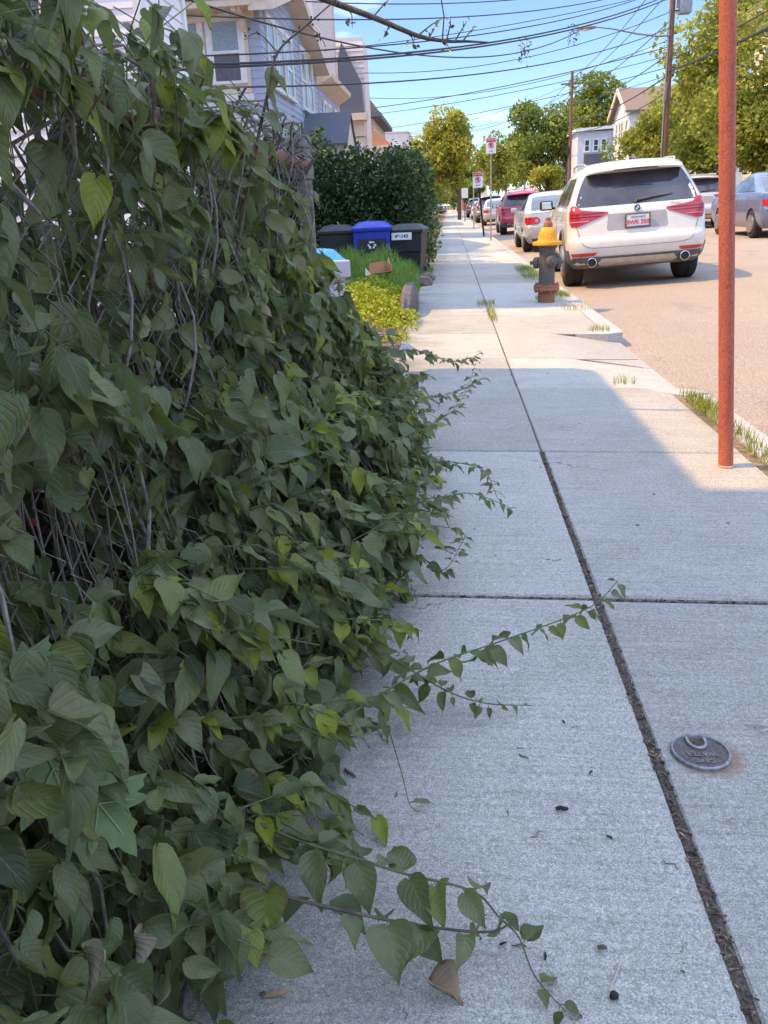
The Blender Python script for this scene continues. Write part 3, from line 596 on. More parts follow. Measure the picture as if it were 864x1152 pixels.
# right side of the street
hI = thing('flat_roofed_house', 'pale grey blue flat roofed house with dark panel between two rows of windows', 'house')
b = MB(); b.box(11.9, 17, 85, 99, -.2, 6.85); part(b, 'wall', mat('pale blue paint', (.60, .62, .68), (.52, .54, .60), 3), hI)
b = MB(); b.prism([(11.6, 84.5, 6.85), (15.2, 84.5, 7.0), (17.2, 84.5, 8.1), (17.2, 84.5, 8.3), (15.2, 84.5, 7.25), (11.6, 84.5, 7.1)], (0, 14.6, 0)); part(b, 'roof', M['white'], hI)
b = MB(); b.box(12.5, 14.6, 84.93, 84.99, 4.05, 4.95); part(b, 'dark_panel', M['shade'], hI)
b = MB(); b.box(14.9, 15.5, 84.9, 84.99, 2, 6.6); part(b, 'recess_shade', M['blueside'], hI)  # darker strip on the flat wall: a recess's shade put into the colour
for xx in (12.75, 13.55, 14.25): window(hI, (xx, 84.99, 5.15), (0, -1), .42, 1.0, M['pane'])
for xx in (12.75, 13.55): window(hI, (xx, 84.99, 2.6), (0, -1), .42, 1.1, M['pane'])
hJ = thing('gabled_house', 'white gabled house with brown roof rising behind the right hand trees', 'house')
b = MB(); b.prism([(13.5, 69.6, -.2), (13.5, 76, -.2), (13.5, 76, 7.2), (13.5, 72.8, 8.7), (13.5, 69.6, 7.2)], (9, 0, 0)); boards(b, (13.5, 76), (13.5, 69.6), 1, 7.1, .2); part(b, 'wall', M['white'], hJ)
b = MB()
for ye in (69.2, 76.4): b.prism([(13.1, 72.8, 8.75), (13.1, ye, 6.95), (13.1, ye, 7.1), (13.1, 72.8, 8.95)], (9.6, 0, 0))
part(b, 'roof', M['roofbrown'], hJ)
b = MB()
for ye in (69.2, 76.4): b.prism([(13.0, 72.8, 8.62), (13.0, ye, 6.85), (13.0, ye, 7.12), (13.0, 72.8, 8.97)], (.1, 0, 0))
part(b, 'rake_board', M['cream'], hJ)
for yy in (70.6, 72.3, 73.2, 74.6): window(hJ, (13.48, yy, 5.2), (-1, 0), .55, 1.3, M['pane'])
for xx in (14.2, 15.2, 16.4): window(hJ, (xx, 69.58, 5.0), (0, -1), .6, 1.3, M['pane'])
hK = thing('eaved_house', 'brown house with pale moulded eave showing above the trees in the upper right corner', 'house')
b = MB(); b.box(14.6, 22, 26, 46, -.2, 8.6); boards(b, (14.6, 46), (14.6, 26), 1, 8.6, .18); part(b, 'wall', M['tanside'], hK)
b = MB(); b.prism([(14.6, 25.5, 8.35), (14.0, 25.5, 8.6), (13.9, 25.5, 8.85), (14.6, 25.5, 8.9)], (0, 20.9, 0)); part(b, 'eave', M['cream'], hK)
b = MB(); b.prism([(13.85, 25.4, 8.86), (22, 25.4, 8.95), (18, 25.4, 11.6)], (0, 21, 0)); part(b, 'roof', M['roofbrown'], hK)
for yy in (29, 33, 37, 41, 44): window(hK, (14.59, yy, 5.6), (-1, 0), .9, 1.6, M['pane'])
hL = thing('brick_building', 'low orange brick building far down the street behind the parked cars', 'building')
b = MB(); b.box(2.6, 7.2, 175, 190, -.2, 5.2); part(b, 'wall', M['brick'], hL)
b = MB(); b.box(5.6, 7.4, 174.5, 190, -.2, 9.0); part(b, 'pale_tower', M['cream'], hL)
b = MB(); b.box(2.5, 5.59, 174.8, 190.1, 5.2, 5.6); part(b, 'parapet', M['white'], hL)
for xx in (3.2, 4.3): window(hL, (xx, 174.99, 2.6), (0, -1), .7, 1.4, M['pane'])
# ------------------------------------------------------------------ cars
class Car:
    """body of stacked plan outlines: (z, y rear, y front, half width, corner radius, rear bulge)"""
    def __init__(s, sl): s.sl = sl
    def at(s, z):
        L = s.sl
        if z <= L[0][0]: return L[0]
        for a, b in zip(L[:-1], L[1:]):
            if z <= b[0]:
                k = (z - a[0]) / (b[0] - a[0]); return tuple(p + (q - p) * k for p, q in zip(a, b))
        return L[-1]
    def outline(s, S_):
        z, yr, yf, w, r, bl = S_; P = []; rf = min(r * 1.5, (yf - yr) * .3)
        for i in range(6): x = (w - r) * i / 5; P.append((x, yr + bl * (x / w) ** 2))
        yb = yr + bl * ((w - r) / w) ** 2
        for i in range(1, 7): a = i / 6 * PI / 2; P.append((w - r + r * math.sin(a), yb + r - r * math.cos(a)))
        ya, yc = yb + r, yf - rf - bl
        for i in range(1, 15): t = i / 15; P.append((w * (1 - .035 * max(0, t - .55) * 2 * (t - .55) * 4), ya + (yc - ya) * t))
        wf = w * .97
        for i in range(0, 7): a = i / 6 * PI / 2; P.append((wf - rf + rf * math.cos(a), yc + rf * math.sin(a)))
        for i in range(1, 6): x = (wf - rf) * (1 - i / 5); P.append((x, yc + rf + bl * (1 - (x / w) ** 2)))
        Q = [(x, y, z) for x, y in P]
        return Q + [(-x, y, z) for x, y in reversed(P[1:-1])]
    def body(s, crown=.025):
        mb = MB(); R_ = [s.outline(q) for q in s.sl]; n = len(R_[0])
        V = [p for r in R_ for p in r]
        F = [(i * n + k, i * n + (k + 1) % n, (i + 1) * n + (k + 1) % n, (i + 1) * n + k) for i in range(len(R_) - 1) for k in range(n)]
        F.append(tuple(range(n - 1, -1, -1)))
        top = R_[-1]; cx, cy = 0, sum(p[1] for p in top) / n; prev = (len(R_) - 1) * n
        mid = len(V); V += [(x * .5, cy + (y - cy) * .5, z + crown * .8) for x, y, z in top]; V.append((0, cy, top[0][2] + crown))
        F += [(prev + k, prev + (k + 1) % n, mid + (k + 1) % n, mid + k) for k in range(n)] + [(mid + k, mid + (k + 1) % n, len(V) - 1) for k in range(n)]
        return mb.add(V, F)
    def ry(s, x, z):
        _, yr, yf, w, r, bl = s.at(z); x = min(abs(x), w - .002)
        if x <= w - r: return yr + bl * (x / w) ** 2
        q = x - (w - r); return yr + bl * ((w - r) / w) ** 2 + r - math.sqrt(max(0, r * r - q * q))
    def rear(s, rows, off=.004, nc=8, depth=.03):
        """patch lying on the rear face: rows of (z, x0, x1)"""
        return s._patch([[(a + (b - a) * i / nc, s.ry(a + (b - a) * i / nc, z), z) for i in range(nc + 1)] for z, a, b in rows], (0, -off, 0), (0, depth, 0))
    def sx(s, y, z):
        _, yr, yf, w, r, bl = s.at(z); rf = min(r * 1.5, (yf - yr) * .3); yb = yr + bl * ((w - r) / w) ** 2; ya, yc = yb + r, yf - rf - bl
        if y < ya: q = ya - y; return w - r + math.sqrt(max(0, r * r - q * q)) if q < r else w - r
        t = (y - ya) / (yc - ya); x = w * (1 - .035 * max(0, t - .55) * 2 * (t - .55) * 4)
        if y > yc: q = min(y - yc, rf); x = w * .97 - rf + math.sqrt(max(0, rf * rf - q * q))
        return x
    def side(s, rows, sg, off=.004, nc=8, depth=.03):
        return s._patch([[(sg * (s.sx(a + (b - a) * i / nc, z)), a + (b - a) * i / nc, z) for i in range(nc + 1)] for z, a, b in rows], (sg * off, 0, 0), (-sg * depth, 0, 0))
    def front(s, rows, off=.004, nc=8, depth=.03):
        def fy(x, z):
            _, yr, yf, w, r, bl = s.at(z); rf = min(r * 1.5, (yf - yr) * .3); wf = w * .97; x = min(abs(x), wf - .002); yc = yf - rf - bl
            if x <= wf - rf: return yc + rf + bl * (1 - (x / w) ** 2)
            q = x - (wf - rf); return yc + math.sqrt(max(0, rf * rf - q * q))
        return s._patch([[(a + (b - a) * i / nc, fy(a + (b - a) * i / nc, z), z) for i in range(nc + 1)] for z, a, b in rows], (0, off, 0), (0, -depth, 0))
    def _patch(s, G, off, dep):
        o = Vector(off); d = Vector(dep); m, n = len(G), len(G[0])
        V = [Vector(p) + o for r in G for p in r]; k = len(V); V += [v + d for v in V]
        F = [(j * n + i, j * n + i + 1, (j + 1) * n + i + 1, (j + 1) * n + i) for j in range(m - 1) for i in range(n - 1)]
        F += [tuple(x + k for x in reversed(f)) for f in F]
        ring = list(range(n)) + [j * n + n - 1 for j in range(1, m)] + [(m - 1) * n + i for i in range(n - 2, -1, -1)] + [j * n for j in range(m - 2, 0, -1)]
        F += [(ring[i], ring[(i + 1) % len(ring)], ring[(i + 1) % len(ring)] + k, ring[i] + k) for i in range(len(ring))]
        return MB().add(V, F)
def cut_arches(o, ys, r, w, zc):
    mb = MB()
    for y in ys:
        for sg in (-1, 1): mb.lathe([(r, sg * (w - .36)), (r, sg * (w + .4))], 32, (0, y, zc), 'x')
    c = mb.build('arch_cutter', M['black']); md = o.modifiers.new('b', 'BOOLEAN'); md.object = c; md.operation = 'DIFFERENCE'; md.solver = 'EXACT'
    dg = bpy.context.evaluated_depsgraph_get(); me = bpy.data.meshes.new_from_object(o.evaluated_get(dg)); o.modifiers.clear(); old = o.data; o.data = me
    bpy.data.objects.remove(c); bpy.data.meshes.remove(old)
    for p in me.polygons: p.use_smooth = True
    me.set_sharp_from_angle(angle=R(32))
def wheel(parent, x, y, r, wd, sg, spokes=10):
    t = MB(); h = wd / 2
    prof = [(r * .66, -h), (r * .9, -h), (r * .97, -h * .85), (r, -h * .6), (r, -h * .18), (r * .975, -h * .16), (r * .975, -h * .08), (r, -h * .06), (r, h * .06), (r * .975, h * .08), (r * .975, h * .16), (r, h * .18), (r, h * .6), (r * .97, h * .85), (r * .9, h), (r * .66, h)]
    t.lathe(prof, 40, (x, y, r), 'x'); w = t.build('wheel', M['rubber'], parent, 40)
    q = MB(); a = x + sg * (h - .02)
    q.lathe([(r * .70, -.02), (r * .70, .012), (r * .66, .018), (r * .62, .0), (r * .60, -.05)], 40, (a, y, r), 'x')
    for k in range(spokes):
        an = 2 * PI * k / spokes; c, s_ = math.cos(an), math.sin(an); c2, s2 = -s_, c; hw = .022
        p = lambda rr, o, d: (a + d, y + c * rr + c2 * o, r + s_ * rr + s2 * o)
        q.prism([p(r * .1, -hw, .006), p(r * .64, -hw * .8, .006), p(r * .64, hw * .8, .006), p(r * .1, hw, .006)], (-sg * .03, 0, 0))
    q.lathe([(r * .16, -.02), (r * .16, .012), (r * .1, .02)], 20, (a, y, r), 'x'); q.build('rim', M['alloy'], w, 30)
    d = MB().lathe([(r * .5, -.01), (r * .5, .0)], 24, (a - sg * .05, y, r), 'x'); d.build('brake_disc', M['cladding'], w)
def lens(mb, name, m, root): return mb.build(name, m, root, 40)

def make_suv(paint, root, hero=True):
    c = Car([(.30, .17, 4.66, .84, .24, .05), (.36, .08, 4.76, .90, .24, .06), (.44, .035, 4.84, .945, .24, .07), (.56, .0, 4.88, .965, .24, .08), (.66, .0, 4.89, .97, .24, .085), (.70, .018, 4.89, .97, .23, .085),
             (.745, .075, 4.88, .968, .21, .075), (.86, .10, 4.86, .968, .20, .075), (.95, .115, 4.80, .966, .19, .07), (1.02, .13, 4.68, .962, .18, .07), (1.07, .145, 4.45, .955, .17, .065), (1.12, .165, 3.75, .94, .16, .06),
             (1.16, .195, 3.60, .918, .16, .06), (1.28, .28, 3.32, .87, .17, .06), (1.42, .385, 2.98, .812, .18, .06), (1.54, .475, 2.68, .755, .18, .06), (1.61, .52, 2.48, .715, .19, .06), (1.665, .56, 2.30, .665, .2, .06), (1.70, .66, 2.1, .59, .22, .06), (1.722, .85, 1.9, .48, .24, .05)])
    b = c.body().build('body', paint, root, 32); cut_arches(b, (.93, 3.86), .43, .97, .37)
    for sg in (-1, 1):
        for y in (.93, 3.86): wheel(root, sg * .825, y, .375, .275, sg)
    lens(c.rear([(1.135, -.80, .80), (1.17, -.835, .835), (1.25, -.815, .815), (1.35, -.775, .775), (1.45, -.73, .73), (1.545, -.675, .675), (1.565, -.65, .65)], .005, 20), 'rear_window', M['carglass'], root)
    # spoiler over the glass
    s = MB(); pr = [(.30, 1.585), (.285, 1.605), (.32, 1.645), (.60, 1.70), (.75, 1.70), (.62, 1.60)]
    V = []; xs = [-.66, -.55, -.3, 0, .3, .55, .66]
    for i, x in enumerate(xs):
        e = .06 if i in (0, 6) else 0
        V += [(x, y + (x / .7) ** 2 * .06 + e, z - (x / .7) ** 2 * .035 + (.006 if 1 <= i <= 5 else 0)) for y, z in pr]
    F = [(i * 6 + k, i * 6 + (k + 1) % 6, (i + 1) * 6 + (k + 1) % 6, (i + 1) * 6 + k) for i in range(6) for k in range(6)] + [tuple(range(6)), tuple(36 + k for k in range(5, -1, -1))]
    s.add(V, F).build('spoiler', paint, root, 35)
    bl = MB(); bl.box(-.30, .30, .275, .288, 1.588, 1.60); bl.build('brake_light', M['black'], root)
    # lamps: wide at the corner, tapering inwards along the tailgate
    for sg in (-1, 1):
        rows = [(.885, .80, .91), (.92, .70, .925), (.96, .58, .93), (1.0, .46, .93), (1.03, .40, .93), (1.055, .40, .928), (1.075, .60, .925), (1.10, .76, .918), (1.15, .82, .905), (1.165, .84, .89)]
        if sg < 0: rows = [(z, -b_, -a) for z, a, b_ in rows]
        l = lens(c.rear(rows, .012, 16, .05), 'taillight', M['taillight'], root)
        for zz in (.945, 1.005, 1.045):
            a = {.945: .66, 1.005: .50, 1.045: .45}[zz]; r2 = [(zz - .006, a, .92), (zz + .006, a, .92)]
            if sg < 0: r2 = [(z, -q, -p) for z, p, q in r2]
            lens(c.rear(r2, .016, 16, .01), 'light_bar', M['lampline'] if zz == .945 else mat('dark red strip', (.16, .004, .008), rough=.2), l)
        r3 = [(.47, .60, .90), (.515, .56, .92)]
        if sg < 0: r3 = [(z, -q, -p) for z, p, q in r3]
        lens(c.rear(r3, .01, 10, .02), 'reflector', M['taillight'], root)
        e = MB().lathe([(.052, .12), (.052, .01), (.058, .0), (.066, .006), (.068, .12)], 28, (sg * .64, -.004, .385), 'y', False); e = e.build('exhaust', M['chrome'], root, 40)
        MB().lathe([(.053, 0), (.053, .01)], 24, (sg * .64, .03, .385), 'y').build('exhaust_bore', M['black'], e)
    low = MB()
    G = c.rear([(.29, -.86, .86), (.34, -.91, .91), (.40, -.945, .945), (.455, -.955, .955)], .012, 26, .06); low.v, low.f = G.v, G.f
    for sg in (-1, 1): low.add(*(lambda g: (g.v, g.f))(c.side([(.31, .28, .52), (.40, .22, .5), (.47, .2, .5), (.56, .2, .5)], sg, .012, 6, .03)))
    low.build('bumper', M['cladding'], root, 40)
    for sg in (-1, 1):
        c.side([(.31, 1.40, 3.40), (.42, 1.38, 3.42)], sg, .014, 8, .03).build('sill', M['cladding'], root, 40)
        mb = MB()
        for y in (.93, 3.86):
            pts = [(sg * (c.sx(max(.24, min(4.5, y + .45 * math.cos(a))), .37 + .45 * math.sin(a)) + .004), y + .45 * math.cos(a), .37 + .45 * math.sin(a)) for a in [PI * k / 16 for k in range(17)]]
            mb.tube(pts, .026, 6)
            mb.build('arch_trim', M['cladding'], root, 40); mb = MB()
    c.rear([(.315, -.50, .50), (.36, -.55, .55), (.425, -.50, .50)], .024, 14, .03).build('skid_plate', M['skid'], root, 40)
    # tailgate outline, grey patch with the plate recess's shade in its colour, lower crease
    seam = MB(); zs = [(.885, .84), (.80, .815), (.72, .795), (.65, .765), (.61, .72), (.585, .64)]
    pts = [(-x, c.ry(-x, z) - .004, z) for z, x in zs] + [(x, c.ry(x, z) - .001, z) for x, z in [(i / 6 * .6, .578) for i in range(-5, 6)]] + [(x, c.ry(x, z) - .004, z) for z, x in reversed(zs)]
    seam.tube(pts, .0032, 5); seam.build('tailgate_seam', M['cladding'], root)
    c.rear([(.80, -.40, .40), (.83, -.42, .42), (1.0, -.40, .40), (1.02, -.38, .38)], .003, 10, .02).build('plate_recess_shade', mat('shaded recess paint', (.36, .34, .35), rough=.4), root, 40)
    p = MB(); yb = c.ry(0, .9) - .03; p.box(-.175, .175, yb - .012, yb + .02, .815, 1.005, .008); pl = p.build('license_plate', M['cladding'], root, 30)
    MB().box(-.152, .152, yb - .018, yb - .0125, .835, .985).build('plate_face', mat('plate white', (.74, .70, .70), (.6, .55, .56), 30), pl)
    T = lambda x, y, z: Matrix.Translation((x, y, z)) @ Matrix.Rotation(PI / 2, 4, 'X')
    text_mesh('5WK 250', .078, M['signred'], pl, 'plate_number', T(0, yb - .020, .885), .002, .002); text_mesh('MASSACHUSETTS', .026, mat('plate blue', (.05, .07, .25)), pl, 'plate_state', T(0, yb - .020, .955), .002)
    ye = c.ry(0, 1.07) - .006; e = MB().lathe([(.046, .0), (.046, .016), (.041, .02), (.041, .012)], 30, (0, ye - .018, 1.075), 'y').build('emblem', M['chrome'], root, 40)
    MB().lathe([(.040, 0), (.040, .006)], 30, (0, ye - .020, 1.075), 'y').build('emblem_ring', M['black'], e)
    for q in range(4):
        a0 = q * PI / 2; MB().prism([(0, ye - .0215, 1.075)] + [(.026 * math.cos(a0 + k * PI / 12), ye - .0215, 1.075 + .026 * math.sin(a0 + k * PI / 12)) for k in range(7)], (0, .003, 0)).build('emblem_quarter', mat('roundel blue', (.03, .18, .5)) if q % 2 else M['signwhite'], e)
    text_mesh('xDrive', .06, M['chrome'], root, 'badge', T(.52, c.ry(.52, 1.10) - .006, 1.092) , .003, .001)
    wi = MB(); wi.tube([(-.02, c.ry(0, 1.155) - .02, 1.15), (.0, c.ry(0, 1.18) - .03, 1.185), (.30, c.ry(.3, 1.22) - .03, 1.215), (.50, c.ry(.5, 1.235) - .022, 1.225)], [.022, .02, .014, .006], 6); wi.build('wiper', M['cladding'], root, 40)
    for sg in (-1, 1):
        for nm, rows in (('rear_quarter_window', [(1.17, .56, .86), (1.28, .56, .97), (1.40, .66, 1.02), (1.50, .76, 1.05), (1.535, .82, 1.06)]), ('side_window', [(1.17, .96, 1.92), (1.28, 1.05, 1.92), (1.40, 1.10, 1.92), (1.535, 1.13, 1.92)]), ('side_window', [(1.17, 2.0, 3.10), (1.28, 2.0, 2.96), (1.40, 2.0, 2.74), (1.535, 2.0, 2.44)])):
            lens(c.side(rows, sg, .005), nm, M['carglass'], root)
        wf = MB(); wf.tube([(sg * (c.sx(y, 1.155) + .004), y, 1.155) for y in (.55, 1.2, 2, 2.7, 3.2)], .009, 5); wf.build('window_trim', M['chrome'], root)
        mi = MB(); mi.box(sg * 1.06 - .11, sg * 1.06 + .11, 2.92, 3.06, 1.10, 1.26, .04); mi.box(sg * .95 - .04, sg * .95 + .04, 2.96, 3.04, 1.11, 1.15, .01); mo = mi.build('mirror', M['black'], root, 40)
        MB().box(sg * 1.06 - .085, sg * 1.06 + .085, 2.905, 2.925, 1.12, 1.24, .01).build('mirror_glass', M['chrome'], mo)
        ra = MB(); ra.tube([(sg * .62, .80, 1.675), (sg * .64, .90, 1.715), (sg * .66, 1.6, 1.735), (sg * .655, 2.2, 1.715), (sg * .64, 2.36, 1.655)], .016, 6); ra.build('roof_rail', M['skid'], root, 40)
        ds = MB()
        for y0 in (.98, 1.98, 3.05): ds.tube([(sg * (c.sx(y0, z) + .001), y0 + (.0 if z > .6 else .02), z) for z in (.42, .6, .8, 1.0, 1.12)], .004, 4)
        ds.build('door_seam', M['black'], root)
        for y0 in (1.12, 2.12): MB().box(sg * (c.sx(y0, .98) + .015) - .014, sg * (c.sx(y0, .98) + .015) + .014, y0, y0 + .2, .965, .99, .008).build('door_handle', paint, root, 40)
        lens(c.front([(.80, .55, .9), (.92, .5, .93)] if sg > 0 else [(.80, -.9, -.55), (.92, -.93, -.5)], .008), 'headlight', M['chrome'], root)
    lens(c.front([(1.17, -.78, .78), (1.3, -.74, .74), (1.45, -.68, .68), (1.56, -.6, .6)], .006, 12), 'windshield', M['carglass'], root)
    c.front([(.62, -.45, .45), (.82, -.42, .42)], .008).build('grille', M['black'], root)
    fin = MB(); fin.prism([(-.012, 1.0, 1.73), (-.012, 1.16, 1.735), (-.012, 1.03, 1.80)], (.024, 0, 0)); fin.build('antenna', paint, root)
    return root
def make_sedan(paint, root, oval=True):
    c = Car([(.22, .22, 4.35, .76, .22, .06), (.30, .08, 4.48, .82, .22, .07), (.42, .02, 4.55, .87, .22, .08), (.55, .0, 4.58, .885, .22, .085), (.64, .01, 4.58, .885, .21, .08), (.68, .05, 4.57, .884, .2, .075), (.80, .07, 4.52, .88, .2, .075), (.90, .075, 4.35, .87, .2, .075), (.96, .09, 3.9, .855, .2, .07), (.985, .16, 3.4, .84, .2, .06),
             (1.0, .62, 3.25, .81, .2, .06), (1.12, .88, 2.98, .755, .2, .06), (1.24, 1.13, 2.70, .70, .2, .06), (1.34, 1.36, 2.45, .64, .2, .06), (1.40, 1.54, 2.27, .58, .2, .06), (1.43, 1.75, 2.1, .48, .2, .05)])
    b = c.body(.02).build('body', paint, root, 32); cut_arches(b, (.90, 3.52), .35, .885, .31)
    for sg in (-1, 1):
        for y in (.90, 3.52): wheel(root, sg * .765, y, .315, .205, sg, 8)
    lens(c.rear([(1.01, -.66, .66), (1.12, -.64, .64), (1.24, -.60, .60), (1.345, -.54, .54)], .006, 14), 'rear_window', mat('pale reflecting car glass', (.12, .14, .17), (.07, .08, .10), 5, .06, spec=.9), root)
    for sg in (-1, 1):
        rows = [(.69, .56, .84), (.74, .50, .865), (.80, .50, .87), (.86, .56, .865)] if oval else [(.70, .46, .86), (.84, .46, .87)]
        if sg < 0: rows = [(z, -q, -p) for z, p, q in rows]
        t = lens(c.rear(rows, .010, 12, .04), 'taillight', M['taillight'], root)
        MB().lathe([(.045, 0), (.045, .01)], 16, (sg * .585, c.ry(.585, .775) - .018, .775), 'y').build('reversing_lamp', M['lampline'], t)
        for rows in ([(1.015, 1.05, 1.95), (1.12, 1.18, 1.95), (1.24, 1.36, 1.95), (1.335, 1.6, 1.95)], [(1.015, 2.02, 2.98), (1.12, 2.02, 2.80), (1.24, 2.02, 2.56), (1.335, 2.02, 2.32)]): lens(c.side(rows, sg, .006), 'side_window', M['skyglass'], root)
        ds = MB()
        for y0 in (1.22, 2.0, 3.0): ds.tube([(sg * (c.sx(y0, z) + .001), y0, z) for z in (.34, .5, .7, .9, .98)], .004, 4)
        ds.build('door_seam', M['black'], root)
        MB().box(sg * .95 - .08, sg * .95 + .08, 2.72, 2.84, .98, 1.09, .03).build('mirror', paint, root, 40)
        wt = MB(); wt.tube([(sg * (c.sx(y, z) + .005), y, z) for y, z in ((1.0, 1.008), (1.9, 1.008), (3.02, 1.008), (2.83, 1.13), (2.3, 1.36), (1.62, 1.36), (1.18, 1.15), (1.0, 1.008))], .007, 4); wt.build('window_trim', M['chrome'], root)
        lens(c.front([(.62, .48, .8), (.76, .45, .82)] if sg > 0 else [(.62, -.8, -.48), (.76, -.82, -.45)], .008), 'headlight', M['chrome'], root)
    lens(c.front([(1.02, -.68, .68), (1.12, -.66, .66), (1.24, -.62, .62), (1.345, -.56, .56)], .006, 12), 'windshield', M['carglass'], root)
    yb = c.ry(0, .78) - .012; pl = MB().box(-.16, .16, yb - .008, yb + .02, .70, .86, .006).build('license_plate', M['signwhite'], root)
    c.rear([(.235, -.74, .74), (.30, -.80, .80), (.345, -.82, .82)], .010, 14, .04).build('bumper', M['cladding'], root, 40)
    s = MB(); s.tube([(x, c.ry(x, .66) - .003, .662) for x in [-.8 + .1 * i for i in range(17)]], .005, 4); s.tube([(x, c.ry(x, .95) - .003, .945) for x in [-.7 + .1 * i for i in range(15)]], .004, 4); s.build('boot_seam', M['black'], root)
    e = MB().lathe([(.05, 0), (.05, .01)], 20, (0, c.ry(0, .91) - .01, .905), 'y').build('emblem', M['chrome'], root)
    MB().tube([(.5, .12, .25), (.5, -.01, .245)], .03, 10).build('exhaust', M['chrome'], root)
    return root
M['skyglass'] = mat('tinted side glass', (.10, .17, .24), (.05, .08, .12), 3, .04, spec=.9)
P_white = paintmat('pearl white car paint', (.67, .62, .56)); P_silver = paintmat('silver car paint', (.56, .53, .51), .35); P_red = paintmat('red car paint', (.50, .018, .045)); P_blue = paintmat('slate blue car paint', (.125, .165, .30), .25); P_grey = paintmat('mid grey car paint', (.26, .265, .28), .3); P_dark = paintmat('dark car paint', (.05, .055, .07))
def place(o, x, y, z, rz=0.0, roll=0.0): o.location = (x, y, z); o.rotation_euler = (0, roll, rz)
suv = make_suv(P_white, thing('parked_suv', 'white suv parked at the kerb behind the fire hydrant, seen from the rear', 'car', group='cars parked along the near kerb')); place(suv, 2.68, 12.6, rz(2.68) - .002, -R(2.2), -R(2.5))
def scaled(o, s): o.scale = s; return o
sed = make_sedan(P_silver, thing('parked_sedan', 'silver sedan with red oval tail lamps, parked just ahead of the white suv', 'car', group='cars parked along the near kerb')); place(sed, 2.80, 22.3, rz(2.8) - .002, 0, -R(2.4))
def copy_car(src, paint, label, group, x, y, z, rz=0.0, roll=0.0):
    c = copy_tree(src); tag(c, label, 'car', group); place(c, x, y, z, rz, roll)
    for k in kids(c):
        if k.name.split('.')[0] in ('body', 'spoiler', 'door_handle', 'mirror', 'antenna') and k.material_slots:
            if k.name.startswith('mirror') and src is suv: continue
            k.data = k.data.copy(); k.data.materials[0] = paint
    return c
def strip(c, names):
    for k in kids(c):
        if k.name.split('.')[0] in names:
            for g in kids(k): bpy.data.objects.remove(g)
            bpy.data.objects.remove(k)
G1, G2 = 'cars parked along the near kerb', 'cars parked along the far kerb'
NOBADGE = ('emblem', 'badge', 'license_plate')
red = copy_car(suv, P_red, 'red suv parked ahead of the silver sedan with oval tail lamps', G1, 2.98, 35.2, rz(2.98) - .002, 0, -R(2.4)); strip(red, NOBADGE); red.scale = (.95, .95, .93)
g = MB()
for xx in (-.55, .55): g.tube([(xx, .7, 1.70), (xx, .85, 1.80), (xx, 2.0, 1.80), (xx, 2.15, 1.70)], .02, 6)
for yy in (1.0, 1.5, 1.9): g.tube([(-.6, yy, 1.81), (.6, yy, 1.81)], .018, 6)
g.build('roof_rack', P_red, red)
far1 = copy_car(sed, P_silver, 'pale silver sedan with rounded roof, parked next past the red suv', G1, 2.85, 51,rz(2.85), 0, -R(2.4)); far2 = copy_car(suv, P_grey, 'grey suv farther along, past the pale silver sedan beyond the signs', G1, 2.8, 59.5,rz(2.8), 0, -R(2.4)); strip(far2, NOBADGE)
far3 = copy_car(sed, P_white, 'white sedan small in the distance under the yellow green tree', G1, 2.75, 72,rz(2.75), 0, -R(2.4)); far4 = copy_car(suv, P_dark, 'dark suv farthest down the near kerb below the trees', G1, 2.7, 86,rz(2.7), 0, -R(2.4)); strip(far4, NOBADGE)
far5 = copy_car(sed, P_dark, 'dark sedan standing across the far end of the pavement', G1, -.6, 112, 0.0, R(60))
sv2 = copy_car(suv, P_silver, 'silver suv at the far kerb, half hidden behind the rusty red pole', G2, 8.35, 30.2, rz(8.35), 0, -R(.6)); strip(sv2, NOBADGE)
bs = make_sedan(P_blue, thing('parked_sedan', 'slate blue sedan at the far kerb, cut by the right edge of the picture', 'car', group=G2), False); place(bs, 8.50, 22.05, rz(8.5), 0, -R(.6)); bs.scale = (1.03, 1.06, 1.10)
far6 = copy_car(sed, P_grey, 'grey sedan at the far kerb ahead of the silver suv', G2, 8.4, 37.5, rz(8.4)); far7 = copy_car(suv, P_white, 'white suv small at the far kerb below the big green trees', G2, 8.35, 46, rz(8.35)); strip(far7, NOBADGE)

